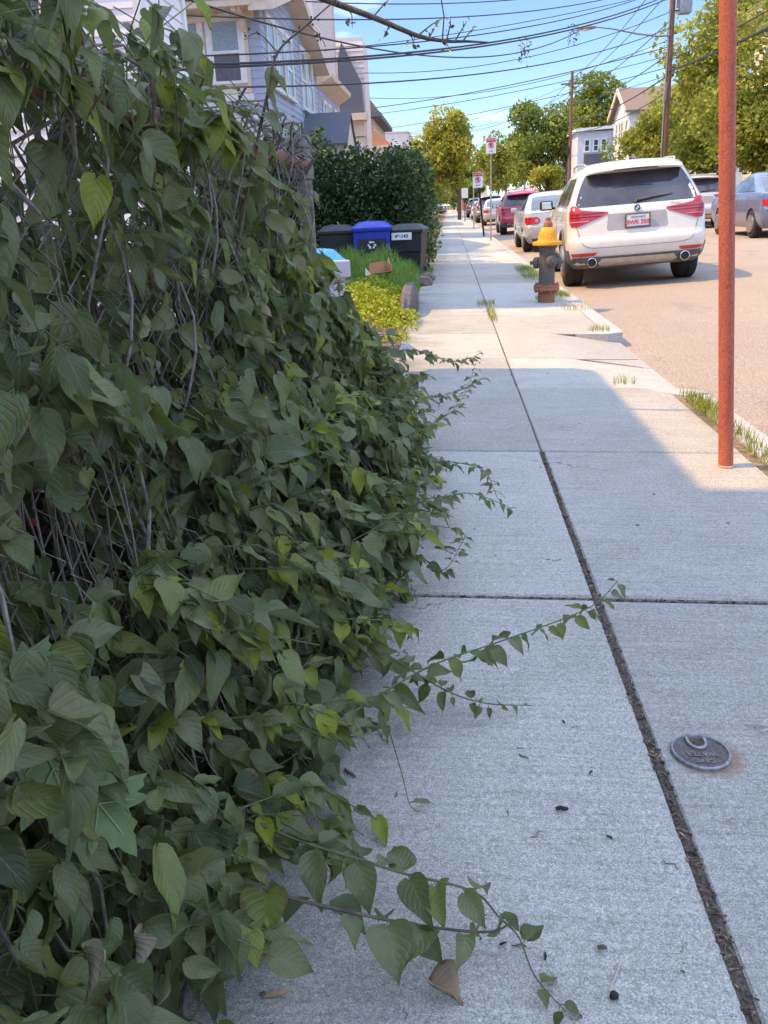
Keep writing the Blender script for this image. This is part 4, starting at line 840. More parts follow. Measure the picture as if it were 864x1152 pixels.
# ------------------------------------------------------------------ hydrant, red pole, signs, valve cover
hy = thing('fire_hydrant', 'worn black fire hydrant with yellow orange bonnet on the kerb side of the pavement', 'hydrant', (1.13, 10.26, sz(1.13)))
MB().lathe([(.098, -.05), (.098, .135), (.094, .14)], 28).build('base', M['hydrust'], hy, 40)
b = MB(); b.lathe([(.10, .135), (.148, .14), (.15, .15), (.15, .172), (.147, .176), (.15, .18), (.15, .20), (.10, .206)], 28)
for k in range(8): a = k * PI / 4 + .2; b.lathe([(.016, .118), (.016, .222)], 6, (.128 * math.cos(a), .128 * math.sin(a), 0))
b.build('base_flange', M['hydrust'], hy, 40)
b = MB().lathe([(.098, .2), (.093, .24), (.093, .58), (.10, .61), (.118, .625), (.118, .645)], 28); b.build('barrel', M['hydiron'], hy, 40)
def cap(ax, ay, z, r, name):
    b = MB(); d = Vector((ax, ay, 0)).normalized(); t = Vector((-d.y, d.x, 0)); up = Vector((0, 0, 1)); prof = [(r * .8, .06), (r * .8, .10), (r * 1.05, .105), (r * 1.05, .145), (r * .9, .155), (r * .5, .165)]; V = []; n = 20
    for rr, h in prof:
        for k in range(n): w_ = 2 * PI * k / n; V.append(d * h + t * rr * math.cos(w_) + up * (z + rr * math.sin(w_)))
    F = [(i * n + k, i * n + (k + 1) % n, (i + 1) * n + (k + 1) % n, (i + 1) * n + k) for i in range(len(prof) - 1) for k in range(n)] + [tuple((len(prof) - 1) * n + k for k in range(n))]
    b.add(V, F); o = b.build(name, M['hydiron'], hy, 40)
    q = MB(); V = [d * h + t * .022 * math.cos(k * PI / 2.5) + up * (z + .022 * math.sin(k * PI / 2.5)) for h in (.16, .20) for k in range(5)]
    q.add(V, [(k, (k + 1) % 5, 5 + (k + 1) % 5, 5 + k) for k in range(5)] + [tuple(range(4, -1, -1)), tuple(range(5, 10))]); q.build('cap_nut', M['hydiron'], o)
cap(.35, -1, .475, .062, 'outlet_cap'); cap(1, .25, .45, .075, 'outlet_cap'); cap(-1, .35, .45, .062, 'outlet_cap')
MB().lathe([(.118, .645), (.166, .648), (.17, .66), (.166, .685), (.118, .692)], 32).build('bonnet_flange', M['hydorange'], hy, 40)
MB().lathe([(.118, .69), (.108, .715), (.104, .75), (.095, .79), (.075, .83), (.048, .845)], 32).build('bonnet', M['hydorange'], hy, 50)
MB().lathe([(.052, .84), (.056, .855), (.05, .89), (.038, .905), (.030, .91), (.028, .945), (.02, .95)], 7).build('operating_nut', M['hydrust'], hy, 30)
def rod(name, m, label, cat, p0, p1, r0, r1, seg=14, n=24, group=None, wob=.0):
    P = [Vector(p0).lerp(Vector(p1), i / seg) + Vector((U(-wob, wob), U(-wob, wob), 0)) for i in range(seg + 1)]
    o = MB().tube(P, [r0 + (r1 - r0) * i / seg for i in range(seg + 1)], n).build(name, m, None, 40); tag(o, label, cat, group); return o
pole = thing('street_pole', 'leaning rusty red pole standing on the pavement at the right', 'pole', (1.20, 3.63, sz(1.2)))
MB().tube([(-.0, 0, -.25), (0, 0, 0), (-.155, .02, 1.78), (-.31, .04, 3.5)], [.031, .031, .0315, .032], 32).build('post', M['polerust'], pole, 40)
MB().lathe([(.033, -.0), (.036, .002), (.036, .006), (.0315, .010)], 28).build('collar', M['ruststain'], pole, 40)
def sign(x, y, z0, h, w_, lab, post_m, lean=0.0, r=.025, plain=False):
    o = thing('parking_sign', lab, 'sign', (x, y, z0), 0, 'parking signs on posts by the kerb')
    MB().tube([(0, 0, -.2), (lean, 0, h)], r, 10).build('post', post_m, o)
    sw_, sh = w_, w_ * 1.42; zc = h - sh / 2 + .02
    b = MB().box(lean - sw_ / 2, lean + sw_ / 2, -.045, -.035, zc - sh / 2, zc + sh / 2, .004); p = b.build('panel', M['signwhite'], o)
    if not plain:
        MB().box(lean - sw_ / 2 + .01, lean + sw_ / 2 - .01, -.051, -.046, zc + sh * .24, zc + sh / 2 - .012).build('header', M['signred'], p)
        T = lambda zz, yy: Matrix.Translation((lean, yy, zz)) @ Matrix.Rotation(PI / 2, 4, 'X')
        text_mesh('TOW ZONE', sw_ * .19, M['signwhite'], p, 'header_text', T(zc + sh * .365, -.053), .001)
        MB().lathe([(sw_ * .21, .004), (sw_ * .21, 0), (sw_ * .27, 0), (sw_ * .27, .004)], 32, (lean, -.051, zc + sh * .02), 'y', False).build('ring', M['signred'], p)
        text_mesh('P', sw_ * .42, M['black'], p, 'letter', T(zc + sh * .02, -.053), .001, .004)
        a = sw_ * .17; MB().prism([(lean - a - .012, -.056, zc + sh * .02 + a - .012), (lean - a + .012, -.056, zc + sh * .02 + a + .012), (lean + a + .012, -.056, zc + sh * .02 - a + .012), (lean + a - .012, -.056, zc + sh * .02 - a - .012)], (0, .002, 0)).build('slash', M['signred'], p)
        MB().box(lean - sw_ * .2, lean + sw_ * .2, -.05, -.046, zc - sh * .36, zc - sh * .31).build('arrow', M['signred'], p)
    return o
sign(1.31, 28.1, sz(1.31), 2.98, .31, 'white no parking sign with red header, taller one, on a thin grey post', M['steelpost'])
sign(1.27, 32.1, sz(1.27), 2.15, .36, 'white no parking sign with red header, lower one, on a dark leaning post', M['black'], -.24, .035)
sign(1.1, 62, 0, 2.1, .45, 'small plain white sign on a post farther down, below the yellow green tree', M['black'], 0, .035, True)
rod('sign_post', M['steelpost'], 'thin bare grey post just behind the lower no parking sign', 'post', (1.14, 41.4, -.1), (1.14, 41.4, 2.3), .03, .03)
M['ironletter'] = mat('worn cast letters', (.24, .20, .19), (.14, .11, .10), 120, .5, metal=.4)
vc = thing('valve_cover', 'oval rusty cast iron water valve cover set in the pavement slab', 'valve cover', (.515, 1.535, sz(.515) + .001), R(20))
vc.rotation_euler = (0, R(1.7), R(0)); vc.scale = (.9, .9, .9)
MB().lathe([(.068, -.01), (.068, .003), (.0655, .0055), (.063, .0055), (.061, .0015)], 48).build('rim', M['ironworn'], vc, 40)
MB().lathe([(.061, -.01), (.061, .0012), (.0605, .0018)], 48).build('lid', M['ironcover'], vc, 40)
rg = MB(); pts = [(.021 * math.cos(PI + PI * k / 12) + .0, .034 + .024 * math.sin(PI + PI * k / 12), .004) for k in range(13)]; pts = [(pts[0][0], .050, .004)] + pts + [(pts[-1][0], .050, .004)]
rg.tube(pts, .0045, 8); rg.build('lifting_slot_lip', M['ironworn'], vc, 50)
MB().prism([(.017, .05, .0005), (.017, .034, .0005)] + [(.017 * math.cos(-PI * k / 10), .034 + .019 * math.sin(-PI * k / 10), .0005) for k in range(11)] + [(-.017, .05, .0005)], (0, 0, .0022)).build('lifting_slot', M['jointdirt'], vc)
text_mesh('WATER', .021, M['ironletter'], vc, 'lettering', Matrix.Translation((0, -.012, .003)) @ Matrix.Rotation(PI, 4, 'Z'), .0012, .0004); text_mesh('DEPT', .019, M['ironletter'], vc, 'lettering', Matrix.Translation((0, -.037, .003)) @ Matrix.Rotation(PI, 4, 'Z'), .0012, .0004)
# ------------------------------------------------------------------ bins, box, edging
def bin_(name, label, mb_, ml, x, y, rz, h, w_, d, trim=None):
    o = thing(name, label, 'bin', (x, y, .02), rz, 'wheeled bins'); o.scale = (1, 1, .9)
    b = MB(); t = h * .88
    def ring(wt, dt, z): return [(-wt, -dt, z), (wt, -dt, z), (wt, dt, z), (-wt, dt, z)]
    R_ = [ring(w_ * .39, d * .36, .04), ring(w_ * .44, d * .43, t * .55), ring(w_ * .46, d * .46, t * .56), ring(w_ * .48, d * .48, t * .93), ring(w_ * .515, d * .515, t * .935), ring(w_ * .515, d * .515, t)]
    V = [p for r in R_ for p in r]; F = [(i * 4 + k, i * 4 + (k + 1) % 4, (i + 1) * 4 + (k + 1) % 4, (i + 1) * 4 + k) for i in range(5) for k in range(4)] + [(3, 2, 1, 0), (20, 21, 22, 23)]
    bo = b.add(V, F).build('body', mb_, o)
    md = bo.modifiers.new('bev', 'BEVEL'); md.width = .02; md.segments = 2
    l = MB(); V = []; n = 7
    for j in range(n):
        yy = -d * .54 + d * 1.08 * j / (n - 1)
        for i in range(n):
            xx = -w_ * .53 + w_ * 1.06 * i / (n - 1); e = (1 - (2 * i / (n - 1) - 1) ** 4) * (1 - (2 * j / (n - 1) - 1) ** 4); V.append((xx, yy, t + .004 + h * .105 * e ** .6))
    F = [(j * n + i, j * n + i + 1, (j + 1) * n + i + 1, (j + 1) * n + i) for j in range(n - 1) for i in range(n - 1)]; kk = len(V)
    ringi = list(range(n)) + [j * n + n - 1 for j in range(1, n)] + [(n - 1) * n + i for i in range(n - 2, -1, -1)] + [j * n for j in range(n - 2, 0, -1)]
    V += [(V[i][0], V[i][1], V[i][2] - .035) for i in ringi]; m_ = len(ringi); F += [(ringi[i], ringi[(i + 1) % m_], kk + (i + 1) % m_, kk + i) for i in range(m_)] + [tuple(range(kk, kk + m_))]
    l.add(V, F).build('lid', ml, o, 40)
    hd = MB(); hd.tube([(-w_ * .4, d * .55, t * .98), (w_ * .4, d * .55, t * .98)], .018, 8)
    for s_ in (-1, 1): hd.tube([(s_ * w_ * .4, d * .45, t * .97), (s_ * w_ * .4, d * .56, t * .98)], .018, 8)
    hd.build('handle', mb_, o)
    for s_ in (-1, 1): MB().lathe([(.1, -.025), (.1, .025)], 20, (s_ * w_ * .42, d * .40, .08), 'x').build('wheel', M['plastblack'], o)
    return o
bk1 = bin_('wheelie_bin', 'black wheeled bin at the back left, half hidden beside the blue one', M['plastblack'], M['plastblack'], -1.80, 14.15, R(3), .96, .58, .62)
bl = bin_('wheelie_bin', 'bright blue recycling bin with white arrows emblem, in front of the hedge', M['plastblue'], M['plastblue'], -1.22, 13.95, R(2), 1.0, .60, .66)
e = MB(); e.box(-.21, .23, -.325, -.318, .50, .70); e = e.build('emblem_panel', M['plastblack'], bl)
for k in range(3):
    a = PI / 2 + k * 2 * PI / 3; cx, cz = .045 * math.cos(a), .60 + .045 * math.sin(a); ta = a + PI / 2; q = lambda u, v: (cx + u * math.cos(ta) - v * math.sin(ta), -.333, cz + u * math.sin(ta) + v * math.cos(ta))
    MB().prism([q(-.04, -.012), q(.015, -.012), q(.015, -.028), q(.048, 0), q(.015, .028), q(.015, .012), q(-.04, .012)], (0, .012, 0)).build('arrow', M['signwhite'], e)
bk2 = bin_('wheelie_bin', 'black wheeled bin with a white label, right of the blue one', M['plastblack'], M['plastblack'], -.66, 14.0, R(-8), .93, .56, .6)
b = MB().box(-.20, .12, -.325, -.31, .66, .78, .003).build('address_label', M['signwhite'], bk2); text_mesh('49-143', .075, M['black'], b, 'label_number', Matrix.Translation((-.04, -.327, .72)) @ Matrix.Rotation(PI / 2, 4, 'X'), .001, .002)
lb = bin_('wheelie_bin', 'faded lilac bin with sky blue lid just past the end of the fence', M['plastlilac'], M['plastsky'], -1.06, 6.75, R(14), .90, .44, .48)
b = MB().box(-.25, .25, -.275, -.235, .66, .80, .012).build('rim_band', M['plastlilac'], lb)
cbx = thing('cardboard_box', 'torn open brown cardboard box lying on the yellow green bed', 'box', (-.92, 11.0, .30), R(25)); cbx.scale = (.72, .8, .8)
b = MB(); b.prism([(-.16, -.02, 0), (.16, -.02, .02), (.15, .0, .2), (-.15, .0, .18)], (0, .01, 0)); b.prism([(-.16, -.02, 0), (.16, -.02, .02), (.18, -.26, .06), (-.15, -.26, .04)], (0, 0, .008)); b.prism([(.16, -.25, .03), (.16, 0, .02), (.165, 0, .2), (.19, -.2, .14)], (.008, 0, 0)); b.build('carton', M['cardboard'], cbx)
b = MB(); b.prism([(.16, -.02, .15), (.19, -.06, .26), (.21, -.1, .10), (.18, -.08, .04)], (.01, .006, 0)); b.prism([(-.16, -.1, .02), (-.28, -.14, .0), (-.25, -.06, .13)], (0, .012, 0)); b.build('flap', M['twigpale'], cbx)
# weathered edging along the planting bed
lg = MB(); M['darkstone'] = mat('dark weathered stone', (.17, .13, .12), (.06, .05, .048), 22, .9, bstr=.9, bdist=.02, det=8)
lg.blob((-.46, 9.6, .04), (.10, 1.1, .25), 3, .16, 4)
tag(lg.build('boulder', M['darkstone'], None, 50), 'long rounded dark boulder between the yellow green bed and the pavement', 'boulder')
for k, (x, y, r_) in enumerate([(-.42, 12.6, .13), (-.36, 13.4, .11), (-.62, 7.3, .045)]):
    tag(MB().blob((x, y, .05), (r_ * 1.2, r_, r_ * .8), 10 + k, .4, 3).build('rock', M['stone'], None, 50), ['pale rock at the hedge end of the bed edging', 'small rock beside the pavement in front of the hedge', 'flat stone in the dry front corner of the bed'][k], 'rock')
def spline(pts, n):
    P = [Vector(p) for p in pts]; P = [P[0] * 2 - P[1]] + P + [P[-1] * 2 - P[-2]]; out = []; m = len(P) - 3
    for i in range(n + 1):
        u = i / n * m; k = min(int(u), m - 1); t = u - k; a, b_, c, d = P[k:k + 4]
        out.append(.5 * ((2 * b_) + (c - a) * t + (2 * a - 5 * b_ + 4 * c - d) * t * t + (3 * b_ - a - 3 * c + d) * t ** 3))
    return out
# ------------------------------------------------------------------ chain link fence with its vines
fe = thing('chain_link_fence', 'grey chain link fence with rusty top rail, buried in leafy vines', 'fence', (0, 0, 0))
FX = -.5
for y in (-2.6, .30, 3.10):
    b = MB(); b.tube([(FX, y, -.2), (FX, y, 1.27)], .027, 16); b.lathe([(.027, 1.20), (.034, 1.205), (.034, 1.25), (.031, 1.26), (.029, 1.30), (.034, 1.305), (.033, 1.33), (.024, 1.345)], 20, (FX, y, 0)); b.build('post', M['post'], fe, 40)
MB().tube([(FX, -2.6, 1.265), (FX, .3, 1.262), (FX, 1.2, 1.262), (FX, 2.2, 1.25), (FX, 3.08, 1.255)], .021, 14).build('top_rail', M['railrust'], fe, 40)
b = MB(); py = .0615; nz_ = 21
for i in range(int(4.3 / py)):
    y0 = -1.2 + i * py; pts = []
    for k in range(nz_ * 2 + 1):
        z = .05 + k * 1.19 / (nz_ * 2); pts.append((FX + (.004 if k % 2 else -.004) + .012, y0 + (py * .54 if (k % 2) else -py * .02) + .004 * math.sin(z * 9 + i), z))
    b.tube(pts, .0013, 4, False)
b.build('wire_mesh', M['galv'], fe)
def sstep(a, b_, x): t = np.clip((x - a) / (b_ - a), 0, 1); return t * t * (3 - 2 * t)
def base_x(y): return np.interp(y, [.3, .9, 1.5, 2.2, 2.8, 3.6, 4.3], [-.43, -.41, -.31, -.225, -.215, -.26, -.36])
def top_z(y): return np.interp(y, [.3, 1.2, 2.0, 2.6, 3.0, 3.3, 3.8, 4.3], [1.40, 1.38, 1.25, 1.10, .98, .70, .48, .26])
def out_x(y, z):
    b_ = base_x(y) - .02; mid = b_ + .04 * np.sin(np.clip(z / .4, 0, 1) * PI); k = np.clip((z - .36) / (1.02 - .36), 0, 1); return mid + (-.485 - mid) * (.35 * k + .65 * np.sqrt(k))
vine = thing('climbing_vine', 'dense mass of green climbing vine smothering the chain link fence and spilling over the pavement', 'vine', (FX, 1.5, 0))
vine.location = (0, 0, 0)
def vine_leaves(n, depth0, depth1, lmin, lmax, m, name, ymin=.35, ymax=4.3, dens_top=.45, rndpow=1.0):
    Y = RNG.uniform(ymin, ymax, n * 2); Z = RNG.uniform(.0, 1.06, n * 2) * top_z(Y)
    keep = RNG.uniform(0, 1, n * 2) < np.where(Z > 1.0, dens_top, 1.0) * np.where((Z < .20) & (Y < 1.25), .16, 1.0)
    hole = np.sin(Y * 9.1 + 1.3) * np.sin(Z * 10.7 + Y * 3.1); keep &= (hole < np.where((Z > .62) & (Y < 2.4), .46 + .15 * (Y > 1.7), np.where(Y < 1.7, .84, .68)))
    Y, Z = Y[keep][:n], Z[keep][:n]; n = len(Y)
    X = out_x(Y, Z) + .035 * np.sin(Y * 14 + Z * 8) + .03 * np.sin(Z * 17 + Y * 5) - RNG.uniform(depth0, depth1, n)
    nx = np.where(Z > .55 * top_z(Y), .75, .95); nz = np.where(Z > .55 * top_z(Y), .65, .35)
    Nn = np.stack([nx, RNG.normal(-.25, .35, n), nz + RNG.normal(0, .3, n)], 1) + RNG.normal(0, .34, (n, 3))
    D = np.stack([RNG.normal(.42, .35, n), RNG.normal(.10, .75, n), RNG.normal(-.72, .42, n)], 1)
    L = RNG.uniform(lmin, lmax, n) * np.where(RNG.uniform(0, 1, n) < .2, .65, 1) * np.where((Y < 1.7) & (Z > .15) & (Z < .75), 1.2, np.where(Y > 1.7, 1.18, 1.0))
    r = RNG.uniform(0, 1, n) ** rndpow * .76 + np.where(RNG.uniform(0, 1, n) < np.where((Y > 1.6) & (Z > .35), .42, .10), .24, 0) * RNG.uniform(.5, 1, n)  # more lime leaves far and high: sunlit tone put into the leaf colour
    return leaves(name, np.stack([X, Y, Z], 1), D, Nn, L, m, vine, aspect=.265, rnd=np.clip(r, 0, 1)), np.stack([X, Y, Z], 1)
_, PL = vine_leaves(8200, -.03, .13, .034, .084, M['leaf'], 'leaves', dens_top=.6)
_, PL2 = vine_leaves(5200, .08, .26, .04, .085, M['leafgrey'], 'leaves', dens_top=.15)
_, PL4 = vine_leaves(1100, -.03, .09, .045, .085, M['leaf'], 'leaves', ymin=2.0, ymax=4.2)
# leaf stalks and the tangle of old stems
b = MB()
for i in range(0, len(PL), 2):
    p = Vector(PL[i]); b.tube([p, p + Vector((-.02 + U(-.01, .01), U(-.02, .02), U(.01, .03))), p + Vector((-.05, U(-.04, .04), U(-.01, .05)))], .0011, 3, False)
b.build('leaf_stalks', M['stemgreen'], vine)
b = MB(); bg_ = MB()
for i in range(400):
    y = U(.35, 3.5); tz = float(top_z(y)); z1 = tz * U(.5, 1.03); z0 = U(-.02, z1 * .5); n = 9; pts = []; a = U(0, 6); d = U(.0, .16); yy = y
    for k in range(n):
        t = k / (n - 1); z = z0 + (z1 - z0) * t; yy += U(-.026, .026); x = float(out_x(yy, max(z, .02))) - .03 - d + .012 * math.sin(a + t * 7); pts.append((max(x, -.60), yy + .01 * math.cos(a + t * 9), z))
    (bg_ if i % 2 else b).tube(pts, [U(.0008, .0019) * (1.2 - .5 * k / n) for k in range(n)], 4, False)
for i in range(15):   # thick twisted leaders winding up the mesh to the rail
    y = U(.5, 3.0); n = 22; pts = []; a = U(0, 6); yy = y
    for k in range(n): t = k / (n - 1); z = 1.30 * t; yy += U(-.012, .012); pts.append((FX + .03 * math.cos(a + t * 16) + .01, yy + .03 * math.sin(a + t * 16), z))
    bg_.tube(pts, [(.0046 - .003 * k / n) * U(.8, 1.25) for k in range(n)], 6, False)
for i in range(30):   # loops hanging over the rail
    y = U(.7, 2.9); s_ = U(.06, .2); pts = [(FX + U(-.03, .05) + .03 * math.sin(t), y + s_ * math.cos(t) , 1.24 + s_ * .8 * math.sin(t) - .03) for t in [k * .5 + U(-.1, .1) for k in range(9)]]
    (b if i % 2 else bg_).tube(pts, U(.0018, .0036), 5, False)
b.build('stems', M['stem'], vine); bg_.build('old_stems', M['stemgrey'], vine)
dead = RNG.choice(len(PL), 130, replace=False)
leaves('withered_leaves', PL[dead] + RNG.normal(0, .015, (130, 3)), RNG.normal(0, .5, (130, 3)) + [[.2, 0, -.8]], RNG.normal(0, .6, (130, 3)) + [[.8, 0, .4]], RNG.uniform(.03, .06, 130), M['deadleaf'], vine, fold=.7, curl=.7)
# top sprigs above the rail
P, D, Nn, L = [], [], [], []; b = MB()
for i in range(54):
    y = U(.75, 1.75); h = U(.05, .20) * (1 if y < 1.5 else .35); x = FX + U(-.06, .1); pts = [(x, y, 1.21), (x + U(-.05, .07), y + U(-.07, .07), 1.24 + h * .5), (x + U(-.03, .08), y + U(-.06, .06), 1.24 + h)]
    b.tube(spline(pts, 6), [.0016, .0016, .0015, .0013, .0011, .0009, .0006], 4, False)
    for q in range(random.randint(2, 6)):
        t = U(.2, 1); p = Vector(pts[0]).lerp(Vector(pts[2]), t); P.append(p); D.append((U(-.2, .9), U(-.9, .9), U(-.9, .1))); Nn.append((U(.1, .5), U(-.5, .2), 1)); L.append(U(.035, .075))
for i in range(150):   # short side shoots breaking the outline towards the pavement
    y = U(.8, 4.1); z = U(.03, .62) * min(1, float(top_z(y)) / .7); x = float(out_x(y, z)) - .03; l = U(.08, .26); a = U(-.5, .9); e = Vector((x + l * math.cos(a), y + l * math.sin(a), max(.02, z + U(-.10, .08)))); s0 = Vector((x, y, z)); m0 = s0.lerp(e, .5) + Vector((0, 0, .03)); b.tube([s0, m0, e], [.002, .0015, .0008], 4, False)
    for q in range(random.randint(4, 9)):
        t = U(.2, 1); P.append(s0.lerp(e, t) + Vector((0, 0, .06 * t * (1 - t)))); D.append((U(.0, .9), U(-.9, .9), U(-.9, .2))); Nn.append((U(-.2, .5), U(-.6, .2), 1)); L.append(U(.032, .070))
leaves('sprig_leaves', P, D, Nn, L, M['leaf'], vine, rnd=RNG.uniform(.3, .95, len(P))); b.build('sprig_stems', M['stemgreen'], vine)

def shoot(name, label, pts, r0, r1, l0, l1, every, group='vine shoots trailing over the pavement', down=.5, start=.1, m=None, sm=None, drop=1.0, asp=.30, lift=0):
    c = spline(pts, 40); o = thing(name, label, 'vine shoot', tuple(c[0]), 0, group); o0 = c[0]; c = [p - o0 for p in c]
    b = MB(); b.tube(c, [r0 + (r1 - r0) * i / 40 for i in range(41)], 6); P, D, Nn, L = [], [], [], []
    d = 0.0; last = 0
    for i in range(1, 41):
        d += (c[i] - c[i - 1]).length
        if d - last >= every * U(.35, 1.5) and i / 40 > start:
            last = d; t = (c[i] - c[i - 1]).normalized(); sd_ = t.cross(Vector((0, 0, 1))).normalized()
            for s_ in (-1, 1):
                if U(0, 1) > drop * .85: continue
                dr = t * U(-.3, .8) + sd_ * s_ * U(.25, 1.0) + Vector((0, 0, -U(-.2, 1.1) * down)); q = c[i] + dr.normalized() * .012
                b.tube([c[i], c[i] + dr.normalized() * .006 + Vector((0, 0, .003)), q], .0009, 4, False)
                P.append(q); D.append(dr); Nn.append(Vector((U(-.6, .6), U(-.9, .3), 1)) + sd_ * s_ * U(-.3, .7)); L.append((l0 + (l1 - l0) * i / 40) * U(.5, 1.3))
    b.build('shoot_stem', sm or M['stemgreen'], o)
    if P: leaves('leaves', P, D, Nn, L, m or M['leaf'], o, aspect=asp, rnd=RNG.uniform(.15, .8, len(P)), curl=.3)
    return o
G0 = 'vine shoots trailing over the pavement'
shoot('vine_shoot', 'long straight vine shoot reaching from the hedge across to the pavement joint', [(-.31, 1.3, .14), (-.2, 1.42, .16), (-.06, 1.57, .17), (.1, 1.7, .16), (.25, 1.84, .14), (.36, 1.97, .12), (.43, 2.06, .14)], .003, .0012, .066, .03, .040, down=.8)
shoot('vine_shoot', 'lowest vine shoot with big round leaves, drooping to a thin tip on the slab', [(-.34, 1.06, .2), (-.24, 1.04, .17), (-.16, 1.03, .15), (-.08, 1.02, .13), (.02, 1.02, .1), (.06, .99, .08), (.09, .98, .05), (.11, .94, .02), (.15, .89, .01)], .003, .0008, .088, .035, .040, down=.55, asp=.36, start=.05)
shoot('vine_shoot', 'low dark stemmed vine shoot with big leaves, ending in a small curled leaf tuft', [(-.49, .97, .18), (-.35, .97, .17), (-.26, .97, .13), (-.15, .96, .11), (-.06, .97, .08), (.04, .98, .06), (.08, .98, .08)], .0035, .0016, .088, .05, .040, down=.6, asp=.37, sm=M['stem'])
for i, (pts, lab) in enumerate([([(-.34, 2.88, .5), (-.19, 2.95, .45), (-.03, 3.14, .42), (.14, 3.46, .42)], 'topmost vine spray leaning out over the shade line on the pavement'), ([(-.24, 2.72, .35), (-.09, 3.02, .33), (.04, 3.46, .33), (.14, 4.14, .42)], 'slender vine spray pointing up the street in front of the sunlit slab'), ([(-.2, 2.54, .22), (-.06, 2.59, .2), (.06, 2.69, .18), (.2, 2.7, .12)], 'leafy vine spray arching right with a row of small dark leaves at its tip'), ([(-.12, 2.83, .25), (0, 2.86, .24), (.11, 2.81, .22), (.15, 2.73, .15)], 'short vine spray just behind the arching row of small dark leaves'), ([(-.23, 2.24, .16), (-.11, 2.28, .13), (-.03, 2.33, .06), (.04, 2.47, .12)], 'wispy vine spray beside the dark cross joint of the pavement'), ([(-.15, 1.7, .12), (-.03, 1.63, .08), (.06, 1.62, .05), (.17, 1.64, .03)], 'thin vine spray below the long straight shoot, nearly touching the slab'), ([(-.25, 2.95, .62), (-.13, 3.1, .60), (.0, 3.3, .52), (.09, 3.5, .50)], 'small vine spray above the others, silhouetted near the dry bed')]):
    shoot('vine_shoot', lab, pts, .0024, .0009, .050, .022, .022, down=.5, start=.0)
shoot('vine_shoot', 'hair thin vine tendril lying on the slab with two narrow leaves', [(-.14, 1.47, .08), (-.11, 1.38, .04), (-.09, 1.31, .02), (-.06, 1.29, .02)], .0012, .0007, .05, .045, .11, down=.1, asp=.16, start=.6)
# tall bare twig rising above the fence
tw = thing('tall_twig', 'bare brown twig with tiny seed clusters rising above the fence top', 'twig', (-.5, 2.05, 1.05)); o0 = Vector((-.5, 2.05, 1.05))
b = MB(); c = [p - o0 for p in spline([(-.51, 2.05, 1.0), (-.45, 2.05, 1.2), (-.4, 2.05, 1.35), (-.37, 2.05, 1.43), (-.30, 2.05, 1.48), (-.21, 2.05, 1.54)], 30)]; b.tube(c, [.0055 - .0043 * i / 30 for i in range(31)], 6)
P = []
for c2 in ([(-.37, 2.05, 1.43), (-.40, 2.0, 1.46), (-.43, 2.0, 1.45)], [(-.42, 2.05, 1.30), (-.46, 2.02, 1.36), (-.53, 2.0, 1.42), (-.60, 2.0, 1.40)], [(-.30, 2.05, 1.48), (-.27, 2.03, 1.45), (-.26, 2.02, 1.43)], [(-.5, 2.03, 1.15), (-.57, 2.0, 1.28), (-.60, 2.0, 1.36)]):
    s_ = [p - o0 for p in spline(c2, 10)]; b.tube(s_, [.0016 - .0009 * i / 10 for i in range(11)], 4); P += [s_[k] for k in range(3, 11)] * 2
P += [c[k] for k in range(16, 31)] * 2
b.build('twig_stem', M['stem'], tw)
s_ = MB()
for p in P:
    if U(0, 1) < .45: s_.blob((p.x + U(-.012, .012), p.y + U(-.012, .012), p.z + U(-.012, .012)), (.0022, .0022, .003), 1, .2, 1)
(s_.build('seeds', M['duff'], tw))
P = [c[k] for k in (4, 6, 8, 10, 12, 14, 15)]; n = len(P)
leaves('leaves', P, [(U(-.2, .8), U(-.6, .6), -.5) for _ in P], [(.3, -.3, 1)] * n, [U(.05, .085) for _ in P], M['leaf'], tw, rnd=RNG.uniform(.4, .8, n))
# maple seedling with lobed leaves, lower left
mp_ = thing('maple_seedling', 'pale green maple seedling with broad lobed leaves at the lower left', 'seedling', (-.52, .80, .08))
vn = MB()
def maple_leaf(mb, c, d, n, s):
    half = [(0, 0), (.10, -.06), (.24, -.05), (.30, .0), (.46, .03), (.42, .10), (.37, .15), (.48, .24), (.66, .36), (.56, .38), (.52, .44), (.40, .43), (.45, .50), (.47, .58), (.34, .55), (.22, .50), (.20, .60), (.23, .70), (.13, .74), (.10, .85), (.0, 1.0)]
    pts = half + [(-x, y) for x, y in reversed(half[1:-1])]; d = Vector(d).normalized(); n = Vector(n); sx_ = d.cross(n).normalized(); n = sx_.cross(d)
    c = Vector(c); V = [c + (sx_ * x + d * y + n * (.22 * abs(x) - .28 * y * y + .03 * math.sin(7 * y + x * 5))) * s for x, y in pts]; k = len(V); o_ = (0, .34); V += [c + (sx_ * (x * .55) + d * (o_[1] + (y - o_[1]) * .55) + n * (.22 * abs(x) * .55 - .28 * (o_[1] + (y - o_[1]) * .55) ** 2 + .012 * math.sin(9 * math.atan2(y - o_[1], x + 1e-6)))) * s for x, y in pts]; V.append(c + (d * .34 + n * -.05) * s)
    for tx, ty in ((0, .93), (.60, .35), (-.60, .35), (.42, .04), (-.42, .04), (.42, .54), (-.42, .54)):
        base = (0, 0) if abs(ty - .54) > .01 else (0, .2); pv = [c + (sx_ * (base[0] + (tx - base[0]) * t) + d * (base[1] + (ty - base[1]) * t) + n * (.22 * abs(base[0] + (tx - base[0]) * t) - .28 * (base[1] + (ty - base[1]) * t) ** 2 + .012)) * s for t in (0, .33, .66, 1)]
        vn.tube(pv, [.0012, .001, .0007, .0003], 4, False)
    mb.add(V, [(i, (i + 1) % k, k + (i + 1) % k, k + i) for i in range(k)] + [(k + i, k + (i + 1) % k, 2 * k) for i in range(k)])
b = MB(); st = MB()
